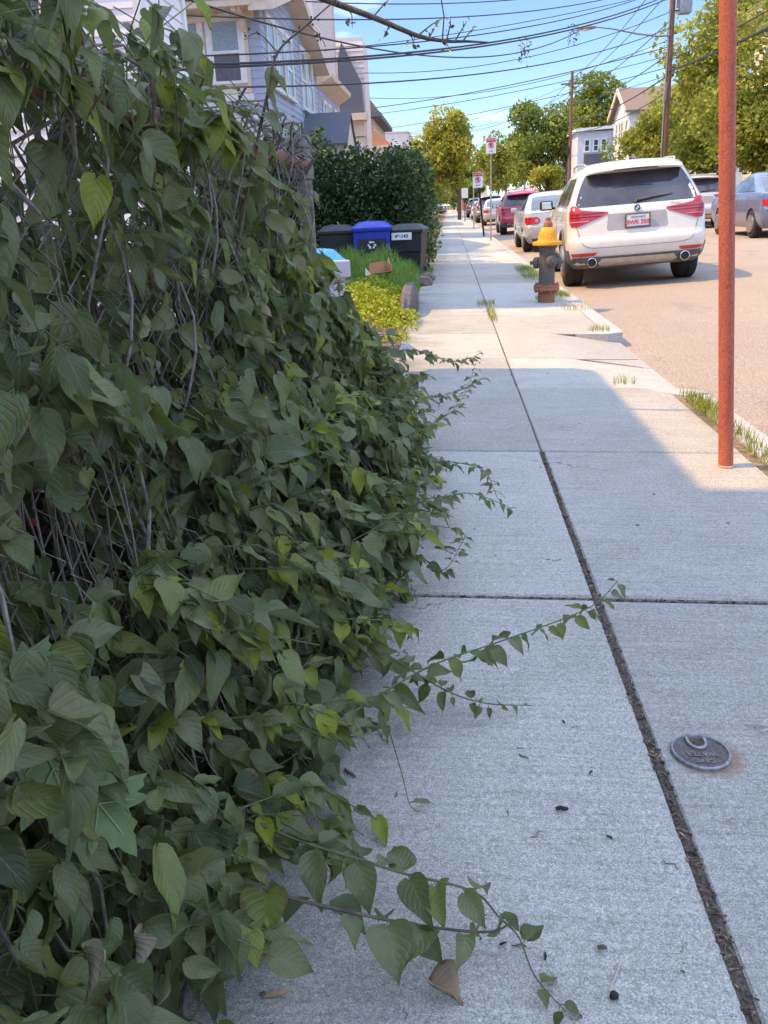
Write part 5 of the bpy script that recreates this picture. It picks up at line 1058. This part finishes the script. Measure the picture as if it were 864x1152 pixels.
for c, d, n, s in [((.045, -.02, .45), (.35, -.30, -.55), (.75, -.5, .75), .125), ((.075, .0, .375), (.5, -.15, -.5), (.7, -.45, .8), .10), ((.03, -.03, .56), (.4, .1, -.2), (.6, -.5, .7), .075), ((.03, -.02, .32), (.2, -.3, -.8), (.9, -.4, .5), .11)]:
    maple_leaf(b, c, d, n, s); st.tube([(-.06, .06, c[2] - .12), (c[0] * .6 - .02, .05, c[2] - .02), c], .0014, 5)
b.build('leaves', M['maple'], mp_, 80, False); vn.build('leaf_veins', mat('pale leaf vein', (.26, .30, .12), (.20, .24, .09)), mp_); st.tube([(-.07, .07, -.1), (-.06, .06, .2), (-.04, .03, .5)], .0025, 6); st.build('seedling_stem', M['stem'], mp_)
# round leaved ground weeds and stones at the foot of the fence
wd = thing('ground_weed', 'round leaved dark green weed rooted at the foot of the fence, lower left corner', 'weed', (-.42, .92, .0)); P, D, Nn, L = [], [], [], []; st = MB()
for i in range(64):
    y = U(-.28, .55); x = U(-.12, .085) + .10 * max(0, y); z = U(.05, .26); P.append((x, y, z)); D.append((U(.1, 1), U(-.8, .6), U(-.7, -.1))); Nn.append((U(.4, .9), U(-.6, .0), U(.5, 1))); L.append(U(.045, .075)); st.tube([(x - .04, y + U(-.03, .03), 0), (x - .03, y, z * .6), (x, y, z)], .001, 4, False)
leaves('leaves', P, D, Nn, L, M['leaf'], wd, aspect=.45, rnd=RNG.uniform(.0, .5, len(P)), curl=.15); st.build('weed_stems', M['stemgreen'], wd)
sb = MB(); y = -.6; k = 0
while y < 4.2:
    l = U(.14, .30); sb.blob((-.455 + U(-.015, .01), y + l / 2, .015), (.055, l * .52, U(.05, .085)), k, .45, 3); y += l * .95; k += 1
tag(sb.build('stone_edging', M['stone'], None, 40), 'broken brownish stone edging along the foot of the vine covered fence', 'edging')
dl = MB()
n = 60; V = []
for j in range(n + 1):
    y = -.5 + 4.9 * j / n; V += [(-.50, y, .05 + U(-.01, .02)), (-.43, y, .02 + U(-.006, .012)), (-.405 + U(-.02, .02), y, .0135)]
struct(dl.add(V, [(j * 3 + i, j * 3 + i + 1, j * 3 + i + 4, j * 3 + i + 3) for j in range(n) for i in range(2)]).build('bed_soil', M['darksoil'], None, 40, False))

# ------------------------------------------------------------------ litter on the pavement
def dry_leaf(x, y, s, label, m, rz, cup=.5, name='dry_leaf', group=None, asp=.42):
    o = leaves(name, [(0, 0, 0)], [(1, 0, .03)], [(0, .15, 1)], [s], m, None, aspect=asp, fold=cup, curl=-.15, rnd=np.array([U(0, 1)]), wave=.12); o.location = (x, y, sz(x) + .006); o.rotation_euler = (0, 0, rz)
    md = o.modifiers.new('t', 'SOLIDIFY'); md.thickness = .0008
    return tag(o, label, 'leaf', group)
dry_leaf(-.045, .93, .055, 'crumpled pale brown dry leaf at the bottom of the pavement', M['deadleaf'], -.6, .9, asp=.5)
def key(x, y, rz, label):
    o = thing('maple_seed', label, 'seed', (x, y, sz(x) + .003), rz, 'maple seeds on the pavement'); MB().prism([(0, -.004, 0), (.012, -.005, .001), (.032, -.006, .003), (.036, .0, .003), (.030, .005, .003), (.010, .003, .001), (0, .003, 0)], (0, 0, .0012)).build('wing', M['samara'], o); MB().blob((-.002, 0, .002), (.006, .0045, .0035), 2, .2, 1).build('nut', M['twig'], o)
key(-.315, .955, .5, 'upper left dry maple seed beside the lowest leaves'); key(-.285, .965, .1, 'dry maple seed right next to the upper left one'); key(-.29, .90, .2, 'dry maple seed below the pair, near the fence foot')
def stick(x, y, l, rz, r, m, label, name='twig', grp=None, bend=.1):
    c, s_ = math.cos(rz) * l / 2, math.sin(rz) * l / 2; z = r
    o = MB().tube([(-c, -s_, z), (-c * .3 + s_ * bend, -s_ * .3 - c * bend, z + U(0, r)), (c * .4 - s_ * bend * .3, s_ * .4 + c * bend * .3, z + U(0, r)), (c, s_, z)], [r * .8, r, r * .9, r * .6], 6).build(name, m, None, 40); o.location = (x, y, sz(x)); return tag(o, label, 'twig' if name == 'twig' else 'debris', grp)
stick(.20, 1.335, .024, .05, .0042, M['duff'], 'stubby black twig piece alone in the middle of the near slab', bend=0); stick(.222, 1.015, .014, -.1, .0035, M['twig'], 'tiny brown twig stub near the white stalk', bend=0); stick(.235, .97, .066, 1.05, .0013, M['twigpale'], 'straight pale stalk lying near the bottom right of the slab', bend=.05)
o = MB().blob((0, 0, .005), (.007, .006, .006), 3, .5, 2).build('seed_pod', M['duff'], None, 40); o.location = (.225, .93, sz(.22)); tag(o, 'black seed pod at the foot of the pale stalk', 'debris')
stick(-.03, 2.63, .07, -.25, .005, M['twig'], 'flat brown bark strip near the vine spray past the cross joint'); stick(.335, 2.55, .035, .5, .004, M['twigpale'], 'pale curled chip just left of the long joint'); stick(-.24, 1.55, .045, .1, .004, M['twigpale'], 'white wood chip beside the hedge foot'); stick(-.22, 1.42, .035, -.8, .0035, M['twig'], 'dark bent twig below the white wood chip'); stick(.03, 1.05, .055, 1.0, .0013, M['twig'], 'fine bent twig near the tip of the lowest vine shoot'); stick(-.3, 1.45, .05, .9, .003, M['twigpale'], 'pale stick under the hedge near the stones')
sg_ = thing('straw_scrap', 'pale forked straw scrap at the right edge of the pavement', 'debris', (.675, 1.635, sz(.67)))
b = MB(); b.tube([(-.03, .01, .003), (0, 0, .006), (.05, -.01, .004)], .0025, 5); b.tube([(0, 0, .006), (.02, .025, .004)], .002, 5); b.tube([(-.01, -.02, .004), (.02, -.012, .006)], .002, 5); b.build('straw', M['twigpale'], sg_)
bits = [stick(0, 0, .022, 0, .0014, M['twig'], 'small dark twig scrap scattered on the pavement', grp='small dark twig scraps on the pavement', bend=.25), stick(0, 0, .03, 0, .001, M['twig'], 'small dark twig scrap scattered on the pavement', grp='small dark twig scraps on the pavement', bend=.5), stick(0, 0, .012, 0, .0018, M['duff'], 'small dark twig scrap scattered on the pavement', grp='small dark twig scraps on the pavement', bend=.1)]
for i in range(95):
    y = .85 + 5.2 * U(0, 1) ** 1.7; x = U(-.3, .39) if U(0, 1) < .75 else U(.45, 1.2)
    if i < 3: o = bits[i]
    else: o = bits[i % 3].copy(); COL.objects.link(o)
    o.location = (x, y, sz(x)); o.rotation_euler = (0, 0, U(0, 6.28)); s_ = U(.4, 1.15); o.scale = (s_,) * 3

# ------------------------------------------------------------------ planting bed, verge weeds
def scatter_mound(name, n, x0, x1, y0, y1, h, size, cols, blades=False, tr=.3):
    X = RNG.uniform(x0, x1, n); Y = RNG.uniform(y0, y1, n); ex = np.clip(1 - np.abs((X - (x0 + x1) / 2) / ((x1 - x0) / 2)) ** 4, 0, 1) * np.clip(1 - np.abs((Y - (y0 + y1) / 2) / ((y1 - y0) / 2)) ** 4, 0, 1)
    k = RNG.uniform(0, 1, n) < ex * 1.3; X, Y, ex = X[k], Y[k], ex[k]; n = len(X)
    hz = h * ex ** .6 * (.72 + .28 * np.sin(X * 6 + 1) * np.sin(Y * 5)); Z = hz * RNG.uniform(.45, 1.05, n); m = leafmat(name.replace('_', ' ') + ' leaf', cols, trans=tr, vein=False, rough=.55)
    if not blades: return stuff(foliage(name, np.stack([X, Y, Z + .02], 1), size, m, None, 1.0))
    a = RNG.uniform(0, 6.28, n); L = RNG.uniform(.6, 1.3, n) * size; ln = RNG.normal(0, .35, (n, 2)); B = np.stack([X, Y, np.maximum(Z - L, 0)], 1); wv = np.stack([np.cos(a), np.sin(a), 0 * a], 1) * .0035 * (size / .12); tp = B + np.stack([ln[:, 0] * L, ln[:, 1] * L, L], 1); md = B + np.stack([ln[:, 0] * L * .3, ln[:, 1] * L * .3, L * .55], 1)
    V = np.stack([B - wv, B + wv, md + wv * .8, tp, md - wv * .8], 1).reshape(-1, 3); kk = np.arange(n)[:, None] * 5; F = np.concatenate([kk + [0, 1, 2], kk + [0, 2, 4], kk + [4, 2, 3]])
    return stuff(np_obj(name, V, F, m, None, None, np.repeat(RNG.uniform(0, 1, n), 5), False))
YEL = [(.24, .29, .012), (.34, .38, .015), (.46, .47, .03)]; GRN = [(.13, .23, .04), (.20, .33, .06), (.28, .42, .08)]
scatter_mound('sedum', 13000, -1.85, -.44, 8.0, 11.0, .34, .035, YEL); scatter_mound('sedum', 1500, -.75, -.30, 7.75, 8.9, .13, .028, YEL); scatter_mound('sedum', 500, -.60, -.36, 7.0, 7.7, .05, .02, YEL)
scatter_mound('bed_grass', 22000, -2.4, -.42, 10.9, 14.3, .64, .15, GRN, True); scatter_mound('bed_grass', 3000, -.7, -.28, 13.2, 15.8, .20, .09, GRN, True)
VG = [(.17, .20, .014), (.28, .29, .02), (.40, .36, .06)]
for x0, x1, y0, y1, h, n in ((1.31, 1.42, 3.3, 5.0, .05, 800), (1.30, 1.45, 4.4, 4.8, .06, 300), (1.0, 1.15, 5.24, 5.34, .025, 60), (1.2, 1.40, 7.5, 7.68, .04, 120), (1.2, 1.45, 10.3, 10.9, .10, 500), (1.1, 1.42, 12.8, 15.5, .16, 1600), (1.15, 1.5, 9.0, 9.6, .04, 150), (.38, .47, 8.3, 9.6, .04, 300), (.30, .52, 9.8, 10.1, .05, 200), (1.32, 1.42, 1.5, 3.2, .04, 400), (1.0, 1.2, 10.15, 10.4, .05, 200), (-.43, -.36, 2, 4.4, .05, 200)):
    scatter_mound('verge_weeds', n, x0, x1, y0, y1, h, .06, VG if y0 < 12.5 else GRN + VG[:1], True)

# ------------------------------------------------------------------ shrubs, hedge
def shrub(name, label, cat, lobes, n, size, cols, loc=(0, 0, 0), group=None, tr=.25, stems=8, gloss=.4):
    o = thing(name, label, cat, loc, 0, group); P = []; V = sum(a[3] * a[4] * a[5] for a in lobes)
    for (x, y, z, rx, ry_, rz_) in lobes:
        k = int(n * rx * ry_ * rz_ / V); d = RNG.normal(0, 1, (k, 3)); d /= np.linalg.norm(d, axis=1, keepdims=True); r = RNG.uniform(.45, 1, (k, 1)) ** .4
        bump_ = 1 + .16 * np.sin(d[:, :1] * 6 + x * 3) * np.sin(d[:, 1:2] * 7 + y) + .10 * np.sin(d[:, 2:] * 13 + d[:, :1] * 9); P.append(np.array([[x, y, z]]) + d * r * bump_ * np.array([[rx, ry_, rz_]]))
    P = np.concatenate(P); P = P[P[:, 2] > .03]; foliage('foliage', P, size, leafmat(name + ' leaf', cols, trans=tr, vein=False, rough=gloss), o)
    b = MB(); lb_ = lobes[0]
    for i in range(stems): q = lobes[i % len(lobes)]; b.tube([(q[0] + U(-.1, .1), q[1] + U(-.1, .1), 0), (q[0] + U(-.2, .2) * q[3], q[1], q[2] * .6), (q[0] + U(-.6, .6) * q[3], q[1] + U(-.5, .5) * q[4], q[2] + q[5] * .5)], [.02, .014, .006], 6)
    b.build('branches', M['bark'], o); return o
DK = [(.012, .028, .010), (.022, .05, .016), (.04, .085, .024), (.065, .12, .03)]
lob = []
for x in (-3.4, -2.8, -2.2, -1.65, -1.1, -.75): lob += [(x, 15.3 + U(-.1, .1), .75, .5, .55, .85), (x + U(-.1, .1), 15.5, 1.45, .45, .55, .55 + U(-.05, .08)), (x, 16.4, 1.2, .5, .6, .9)]
lob += [(-3.2, 15.6, 1.95, .45, .45, .4), (-2.4, 15.5, 2.0, .5, .4, .35), (-1.6, 15.5, 1.85, .4, .4, .3)]
shrub('privet_hedge', 'tall dark glossy clipped hedge standing behind the wheeled bins', 'hedge', lob, 26000, .075, DK, stems=14)
shrub('hedge', 'lighter yellow green end of the hedge by the pavement, beyond the dark one', 'hedge', [(-.62, 17.4, 1.0, .42, .7, 1.0), (-.5, 18.0, .7, .35, .6, .8), (-.9, 19.5, 1.1, .5, .8, 1.1), (-1.2, 22, 1.2, .7, 1.5, 1.2)], 9000, .075, [(.05, .09, .02), (.10, .15, .03), (.18, .22, .04)])
shrub('young_tree', 'small light green sapling poking up against the dark porch roof', 'sapling', [(-3.05, 17.9, 2.3, .18, .2, .5), (-2.9, 18, 1.6, .3, .3, .5), (-2.5, 17.6, 2.2, .14, .2, .45)], 700, .10, [(.08, .14, .03), (.13, .20, .05)], stems=5)
shrub('yard_shrub', 'dark leafy shrub in the yard just behind the chain link fence', 'shrub', [(-1.05, 1.9, .6, .32, .7, .55), (-1.1, 2.9, .6, .35, .7, .55), (-1.0, 3.9, .4, .3, .6, .4), (-1.15, 5, .3, .3, .6, .35), (-1.0, 1.1, .45, .25, .5, .45), (-1.6, 1.6, .6, .4, .8, .6)], 9000, .055, DK, stems=8)
rf = shrub('flowering_shrub', 'red flowered shrub glimpsed through the fence at the left edge', 'shrub', [(-.85, 1.35, .85, .18, .42, .30), (-.82, 1.15, .5, .16, .35, .3)], 1500, .04, DK, stems=8)
P = np.array([(-.82 + U(-.18, .20), 1.28 + U(-.45, .45), U(.3, 1.08)) for _ in range(520)]); foliage('blossom', P, .034, M['redflower'], rf)

# ------------------------------------------------------------------ trees
def tree(name, label, x, y, h, r, crown0, cols, n=5200, size=.28, lobes=26, group='street and garden trees', off=(0, 0), tr_=.42, seed=0, trunk=.16, conical=False, squash=1.0):
    rg_ = np.random.default_rng(seed + 11); o = thing(name, label, 'tree', (x, y, 0), 0, group); P = []; rd = []; cz = (h + crown0) / 2; hz = (h - crown0) / 2; lc = []
    for i in range(lobes):
        d = rg_.normal(0, 1, 3); d /= np.linalg.norm(d); q = rg_.uniform(.35, .82); c = np.array([off[0] + d[0] * r * q, off[1] + d[1] * r * q * squash, cz + d[2] * hz * q])
        if conical: k = (c[2] - crown0) / (h - crown0); c[:2] *= (1.15 - k)
        rr = r * rg_.uniform(.26, .42) * (1.1 - .6 * ((c[2] - crown0) / (h - crown0)) if conical else 1); lc.append((c, rr)); k = n // lobes
        d = rg_.normal(0, 1, (k, 3)); d /= np.linalg.norm(d, axis=1, keepdims=True); rad = rg_.uniform(.3, 1, (k, 1)) ** .45 * (1 + .25 * np.sin(d[:, :1] * 8 + i) * np.sin(d[:, 2:] * 7 + i * 2))
        P.append(c + d * rad * rr * np.array([[1, squash, .8]])); rd.append(np.clip(rg_.normal(rg_.uniform(.25, .75), .2, k), 0, 1))
    foliage('crown', np.concatenate(P), size, leafmat(name + ' foliage', cols, trans=tr_, vein=False, rough=.55, yellow=.15), o, .5, np.concatenate(rd))
    b = MB(); top = Vector((off[0] * .8, off[1] * .8, cz + hz * .4)); pts = [Vector((0, 0, -.3)), Vector((0, 0, 0)), Vector((U(-.1, .1), 0, crown0 * .7)), Vector((off[0] * .5, off[1] * .5, cz - hz * .3)), top]
    b.tube(pts, [trunk * 1.4, trunk, trunk * .8, trunk * .55, trunk * .15], 10)
    for c, rr in lc[:9]:
        s_ = pts[2].lerp(pts[3], U(0, 1)); e = Vector(c); b.tube([s_, s_.lerp(e, .5) + Vector((0, 0, U(-.2, .3))), e], [trunk * .4, trunk * .22, trunk * .06], 6)
    b.build('trunk', M['bark'], o, 50); return o
YG = [(.22, .24, .035), (.36, .36, .05), (.48, .45, .065), (.58, .52, .09)]; GR = [(.10, .15, .025), (.19, .25, .04), (.28, .33, .06), (.38, .41, .08)]; LG = [(.18, .22, .035), (.29, .33, .055), (.40, .41, .075), (.50, .48, .09)]
tree('maple_tree', 'yellow green round crowned tree over the pavement at the centre', .8, 69, 8.3, 2.75, 1.9, YG, 9000, .24, 30, off=(-.75, 0), seed=1)
tree('conifer_tree', 'narrow dark tree between the flat roofed building and the yellow green tree', -3.1, 82, 7.4, 1.1, 1.0, DK, 2500, .3, 16, seed=2, conical=True)
tree('broadleaf_tree', 'green spreading tree left of the bare utility pole', 9.3, 93, 11.6, 4.0, 1.5, GR, 11000, .32, 34, seed=3)
tree('broadleaf_tree', 'tall rounded green tree directly behind the bare utility pole', 15.6, 97, 13.6, 4.2, 3.5, GR, 9500, .33, 32, seed=4)
tree('broadleaf_tree', 'pale green loose crowned tree at the street end behind the parked red suv', 5.9, 108, 9.4, 3.6, 1.5, LG, 8000, .32, 28, seed=5)
tree('small_tree', 'small yellow green tree just above the silver sedan', 7.2, 66, 4.0, 1.4, .9, YG, 3500, .2, 16, seed=6)
tree('broadleaf_tree', 'big light leaved tree behind the street lamp pole', 15.8, 52, 12.2, 4.6, 3.0, LG, 14000, .26, 40, seed=7, trunk=.25)
tree('broadleaf_tree', 'leafy green tree at the right edge behind the rusty red pole', 14.6, 34, 10.4, 4.1, 2.0, GR, 15000, .21, 40, seed=8, trunk=.25)
tree('small_tree', 'low bushy tree hiding the white gabled house above the white suv', 12.2, 56, 5.9, 2.5, 1.0, LG, 8000, .2, 26, seed=9)
tree('small_tree', 'dark bushy tree behind the silver suv and the red pole', 12.8, 37, 4.9, 2.4, .6, GR, 8000, .17, 26, seed=10)
tree('small_tree', 'leafy green tree just above the slate blue sedan', 12.9, 32.5, 7.4, 2.7, .6, GR, 8000, .14, 24, seed=12)
tree('small_tree', 'leafy bush tree between the gabled house and the utility pole', 13.6, 48, 6.8, 2.4, 1.2, GR, 7000, .19, 26, seed=13)
tree('small_tree', 'full green tree at the right edge standing in front of the tan house wall', 12.7, 37.5, 9.4, 2.9, 1.0, LG, 12000, .19, 34, seed=15)
tree('small_tree', 'broad pale green tree covering the brown roof of the gabled house', 15.4, 62, 8.6, 2.8, 1.2, LG, 8000, .22, 26, seed=14)
for i, (x, y, h, r, lab) in enumerate([(-4, 125, 8.5, 4.0, 'round green tree far off behind the yellow green tree, left side'), (1.5, 150, 10, 4.2, 'far green tree closing the end of the street'), (9.5, 150, 11, 4.5, 'far green tree at the street end, right of the brick building'), (-10, 120, 10, 5, 'far green tree behind the low white building'), (20, 130, 15, 6, 'far tall green tree behind the pale grey blue house'), (3.2, 132, 5.2, 2.3, 'low far tree beside the distant parked cars'), (-3.5, 160, 6, 4.2, 'low far tree closing the view at the left of the street end'), (1.2, 200, 7, 5.5, 'lowest far tree straight at the end of the pavement')]):
    tree('distant_tree', lab, x, y, h, r, .3 if i > 4 else 1.0, GR if i % 2 else LG, 5000, .42, 24, group='far trees at the end of the street', seed=20 + i)

# ------------------------------------------------------------------ utility poles, street lamp, wires
def upole(x, y, h, m, label, lean=0.0, r=.15):
    o = thing('utility_pole', label, 'utility pole', (x, y, -.02), 0, 'utility poles along the far kerb')
    MB().tube([(0, 0, -.5), (0, 0, 0), (lean * .5, 0, h * .5), (lean, 0, h)], [r, r, r * .88, r * .72], 16).build('shaft', m, o, 40); return o
p1 = upole(10.25, 44, 11.6, M['polewood'], 'brown utility pole carrying the street lamp arm and grey box', -.12, .165)
tf = MB(); tf.box(.22, .72, -.28, .28, 8.75, 9.75, .03); tf.box(.10, .24, -.06, .06, 9.0, 9.5); tf.build('transformer_box', mat('grey steel box', (.34, .36, .40), (.26, .28, .31), 6), p1, 30)
b = MB(); b.box(-.28, -.16, -.3, -.16, 5.2, 6.0, .02); b.tube([(-.17, -.1, 1), (-.20, -.1, 5.0), (-.2, -.1, 9)], .035, 8); b.build('conduit', M['lampgrey'], p1, 30)
b = MB()
for z in (5.3, 6.3, 6.6, 7.2, 8.0, 8.9, 9.6):
    b = MB(); b.lathe([(.03, z - .06), (.055, z - .04), (.055, z + .04), (.03, z + .06)], 10, (-.20, -.05, 0)); b.tube([(-.2, 0, z), (.2, .0, z)], .03, 6); b.build('insulator', M['wire'], p1, 30)
la = thing('street_lamp', 'grey street lamp on a long arm reaching left from the utility pole', 'street lamp', (10.1, 43.9, 7.9))
MB().tube([(0, 0, 0), (-.5, 0, -.02), (-1.5, -.1, .12), (-2.6, -.2, .36), (-3.4, -.3, .46)], [.05, .045, .04, .035, .03], 10).build('arm', M['lampgrey'], la, 40)
lh = MB(); lh.blob((-3.75, -.33, .45), (.42, .15, .10), 2, .08, 3); lh.build('lamp_head', M['lampgrey'], la, 50); MB().blob((-3.85, -.33, .39), (.22, .11, .08), 4, .05, 3).build('lens', M['signwhite'], la, 50)
p2 = upole(10.15, 77, 10.9, M['polewood'], 'slim bare brown utility pole in front of the green trees', 0, .16)
b = MB(); b.box(-.9, .9, -.05, .05, 9.9, 10.02); b.build('crossarm', M['polewood'], p2)
b = MB()
for z in (6.2, 7.0, 8.4, 9.3): b.lathe([(.03, z - .06), (.06, z - .04), (.06, z + .04), (.03, z + .06)], 10, (-.2, -.05, 0))
pts = [(-.3 + .32 * math.cos(t), -.1, 5.6 + .4 * math.sin(t)) for t in [k * .4 for k in range(17)]]; b.tube(pts, .03, 6); b.box(-.32, -.1, -.25, -.05, 4.6, 5.2, .02); b.build('fittings', M['wire'], p2, 30)
p3 = upole(10.1, 121, 11.7, M['greywood'], 'pale grey utility pole far down the street against the trees', .1, .15)
p0 = upole(10.2, 9.5, 11.0, M['polewood'], 'brown utility pole near the viewer, outside the picture on the right', 0, .16)
WG = 'overhead wires'
def wire(a, b_, sag, r, label, group=WG, n=28):
    a, b_ = Vector(a), Vector(b_); pts = [a.lerp(b_, i / n) - Vector((0, 0, 4 * sag * (i / n) * (1 - i / n))) for i in range(n + 1)]
    return tag(MB().tube(pts, r, 5).build('overhead_wire', M['wire'], None, 60), label, 'wire', group)
for a, b_, s_, r, lab in [
    ((-4.99, 16.1, 3.73), (10.12, 44, 9.86), .57, .016, 'thin service wire, upper of the bundle crossing the blue house windows'), ((-4.99, 16.1, 3.60), (10.14, 44, 9.58), .62, .024, 'thick service cable crossing the blue house windows, middle of the bundle'), ((-4.99, 16.1, 3.55), (10.15, 44, 9.44), .60, .024, 'thick service cable crossing the blue house windows, lowest of the bundle'),
    ((-4.2, 31.0, 6.05), (10.13, 44, 9.72), .23, .014, 'topmost thin wire running from the beige house to the lamp pole'), ((-4.99, 16.1, 3.26), (10.2, 44, 8.25), .65, .018, 'lone wire passing just below the blue house window sills'), ((-3.79, 42, 6.84), (10.19, 44, 8.88), .70, .016, 'sagging wire from the dark pointed gable to the lamp pole'),
    ((-4.38, 50, 6.72), (10.2, 44, 7.75), .78, .016, 'slack wire from beside the orange roof to the lamp pole'), ((-4.26, 50, 6.19), (10.2, 44, 7.46), .25, .022, 'dark taut cable rising from the orange roofed porch house'), ((-3.79, 50, 5.91), (10.2, 44, 7.1), .25, .016, 'taut wire just under the dark cable from the orange porch house'),
    ((-3.6, 60, 6.0), (10.2, 44, 6.62), .23, .018, 'low wire from the far side of the orange roofed house'), ((-3.3, 75, 6.7), (10.2, 44, 6.29), .53, .014, 'thin low wire from the flat roofed beige building to the lamp pole'), ((-3.3, 76, 6.6), (10.13, 77, 9.43), 1.03, .02, 'sagging wire from the beige building to the bare utility pole'), ((-3.3, 75.5, 6.8), (10.12, 77, 9.96), .48, .016, 'upper wire from the beige building to the bare utility pole'), ((-2.6, 84, 5.1), (10.16, 77, 8.78), .7, .016, 'wire from the low white building to the bare utility pole')]:
    wire(a, b_, s_, r, lab)
for z1, z2, r, lab in ((10.9, 10.3, .02, 'uppermost power line between the lamp pole and the bare pole'), (9.9, 9.9, .02, 'second power line between the lamp pole and the bare pole'), (8.6, 9.2, .022, 'middle line slanting down the street from the lamp pole'), (7.2, 8.4, .026, 'telephone line slanting down the street from the lamp pole'), (6.3, 7.2, .035, 'thick bundled cable slanting down the street from the lamp pole'), (5.6, 6.3, .024, 'lowest line between the lamp pole and the bare pole')):
    wire((10.2, 44, z1), (10.12, 77, z2), .45, r, lab)
for z1, z2, lab in ((10.3, 11.3, 'uppermost line between the bare pole and the far grey pole'), (9.2, 10.4, 'middle line between the bare pole and the far grey pole'), (7.2, 9.4, 'lowest line between the bare pole and the far grey pole')): wire((10.12, 77, z1), (10.1, 121, z2), .5, .025, lab)
for z1, z2, r, lab in ((6.44, 6.0, .05, 'thick twisted cable leading right from the lamp pole behind the red pole'), (6.9, 6.6, .025, 'thin line just above the thick twisted cable at the right'), (9.9, 9.6, .02, 'power line leading off the right edge from the lamp pole')): wire((10.2, 44, z1), (10.2, 9.5, z2), .35, r, lab)
wire((10.1, 43.9, 10.4), (-4.19, 24.9, 6.3), .5, .016, 'wire from the lamp pole to the blue house gable, near the top edge'); wire((10.15, 44, 10.1), (-4.99, 16.15, 4.4), .6, .016, 'wire above the bundle of thick cables, near the top edge')
vw = wire((6.2, 43.6, 8.35), (-4.99, 14.5, 4.6), 1.15, .02, 'vine hung wire sagging from the street lamp head to the white house', WG)
for (t, lab) in ((.30, 'ragged tuft of vine caught on the sagging wire, middle of the sky'), (.06, 'ragged tuft of vine caught on the wire near the lamp head')):
    a, b_ = Vector((6.2, 43.6, 8.35)), Vector((-4.99, 14.5, 4.6)); p = a.lerp(b_, t) - Vector((0, 0, 4 * 1.15 * t * (1 - t))); o = thing('vine_tuft', lab, 'vine', tuple(p), 0, 'vine tufts on the wire')
    b = MB()
    for k in range(5): b.tube([(0, 0, .02), (U(-.2, .2), U(-.1, .1), U(.0, .25)), (U(-.3, .3), U(-.2, .2), U(-.5, .5))], .012, 4)
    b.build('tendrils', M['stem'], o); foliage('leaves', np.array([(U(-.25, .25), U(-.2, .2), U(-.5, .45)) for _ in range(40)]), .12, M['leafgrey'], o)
# overhanging branch at the top of the picture
br = thing('overhanging_branch', 'dark thin tree branch with small leaf buds hanging in at the top edge', 'branch', (-1.1, 4.5, 2.3)); o0 = Vector((-1.1, 4.5, 2.3)); b = MB()
c = [p - o0 for p in spline([(-1.1, 4.4, 2.42), (-.8, 4.45, 2.13), (-.57, 4.5, 2.035), (-.34, 4.5, 1.945), (-.14, 4.5, 1.86), (-.01, 4.5, 1.83), (.10, 4.52, 1.825), (.2, 4.55, 1.82)], 40)]; b.tube(c, [.022 - .0185 * (i / 40) ** .8 for i in range(41)], 8); P = []
for k, dx, dz in ((14, .02, -.09), (17, .09, .07), (19, -.03, -.06), (21, .05, -.08), (23, .12, .06), (25, .03, .05), (27, .06, -.05), (29, .02, .10), (31, .06, .09), (33, .05, .05)):
    q = c[k] + Vector((dx, U(-.04, .04), dz)); b.tube([c[k], c[k].lerp(q, .5) + Vector((.01, 0, .012)), q], [.004, .003, .001], 5); P += [q.lerp(c[k], U(0, .6)) + Vector((U(-.02, .02),) * 3) for _ in range(6)]
q = [Vector((-.02, 4.5, 1.83)) - o0, Vector((-.01, 4.5, 1.93)) - o0, Vector((-.03, 4.5, 2.05)) - o0, Vector((-.05, 4.5, 2.3)) - o0]; b.tube(q, [.004, .0035, .003, .002], 5)
b.build('twigs', M['bark'], br, 50); foliage('buds', np.array([tuple(p) for p in P]), .026, M['leafgrey'], br)
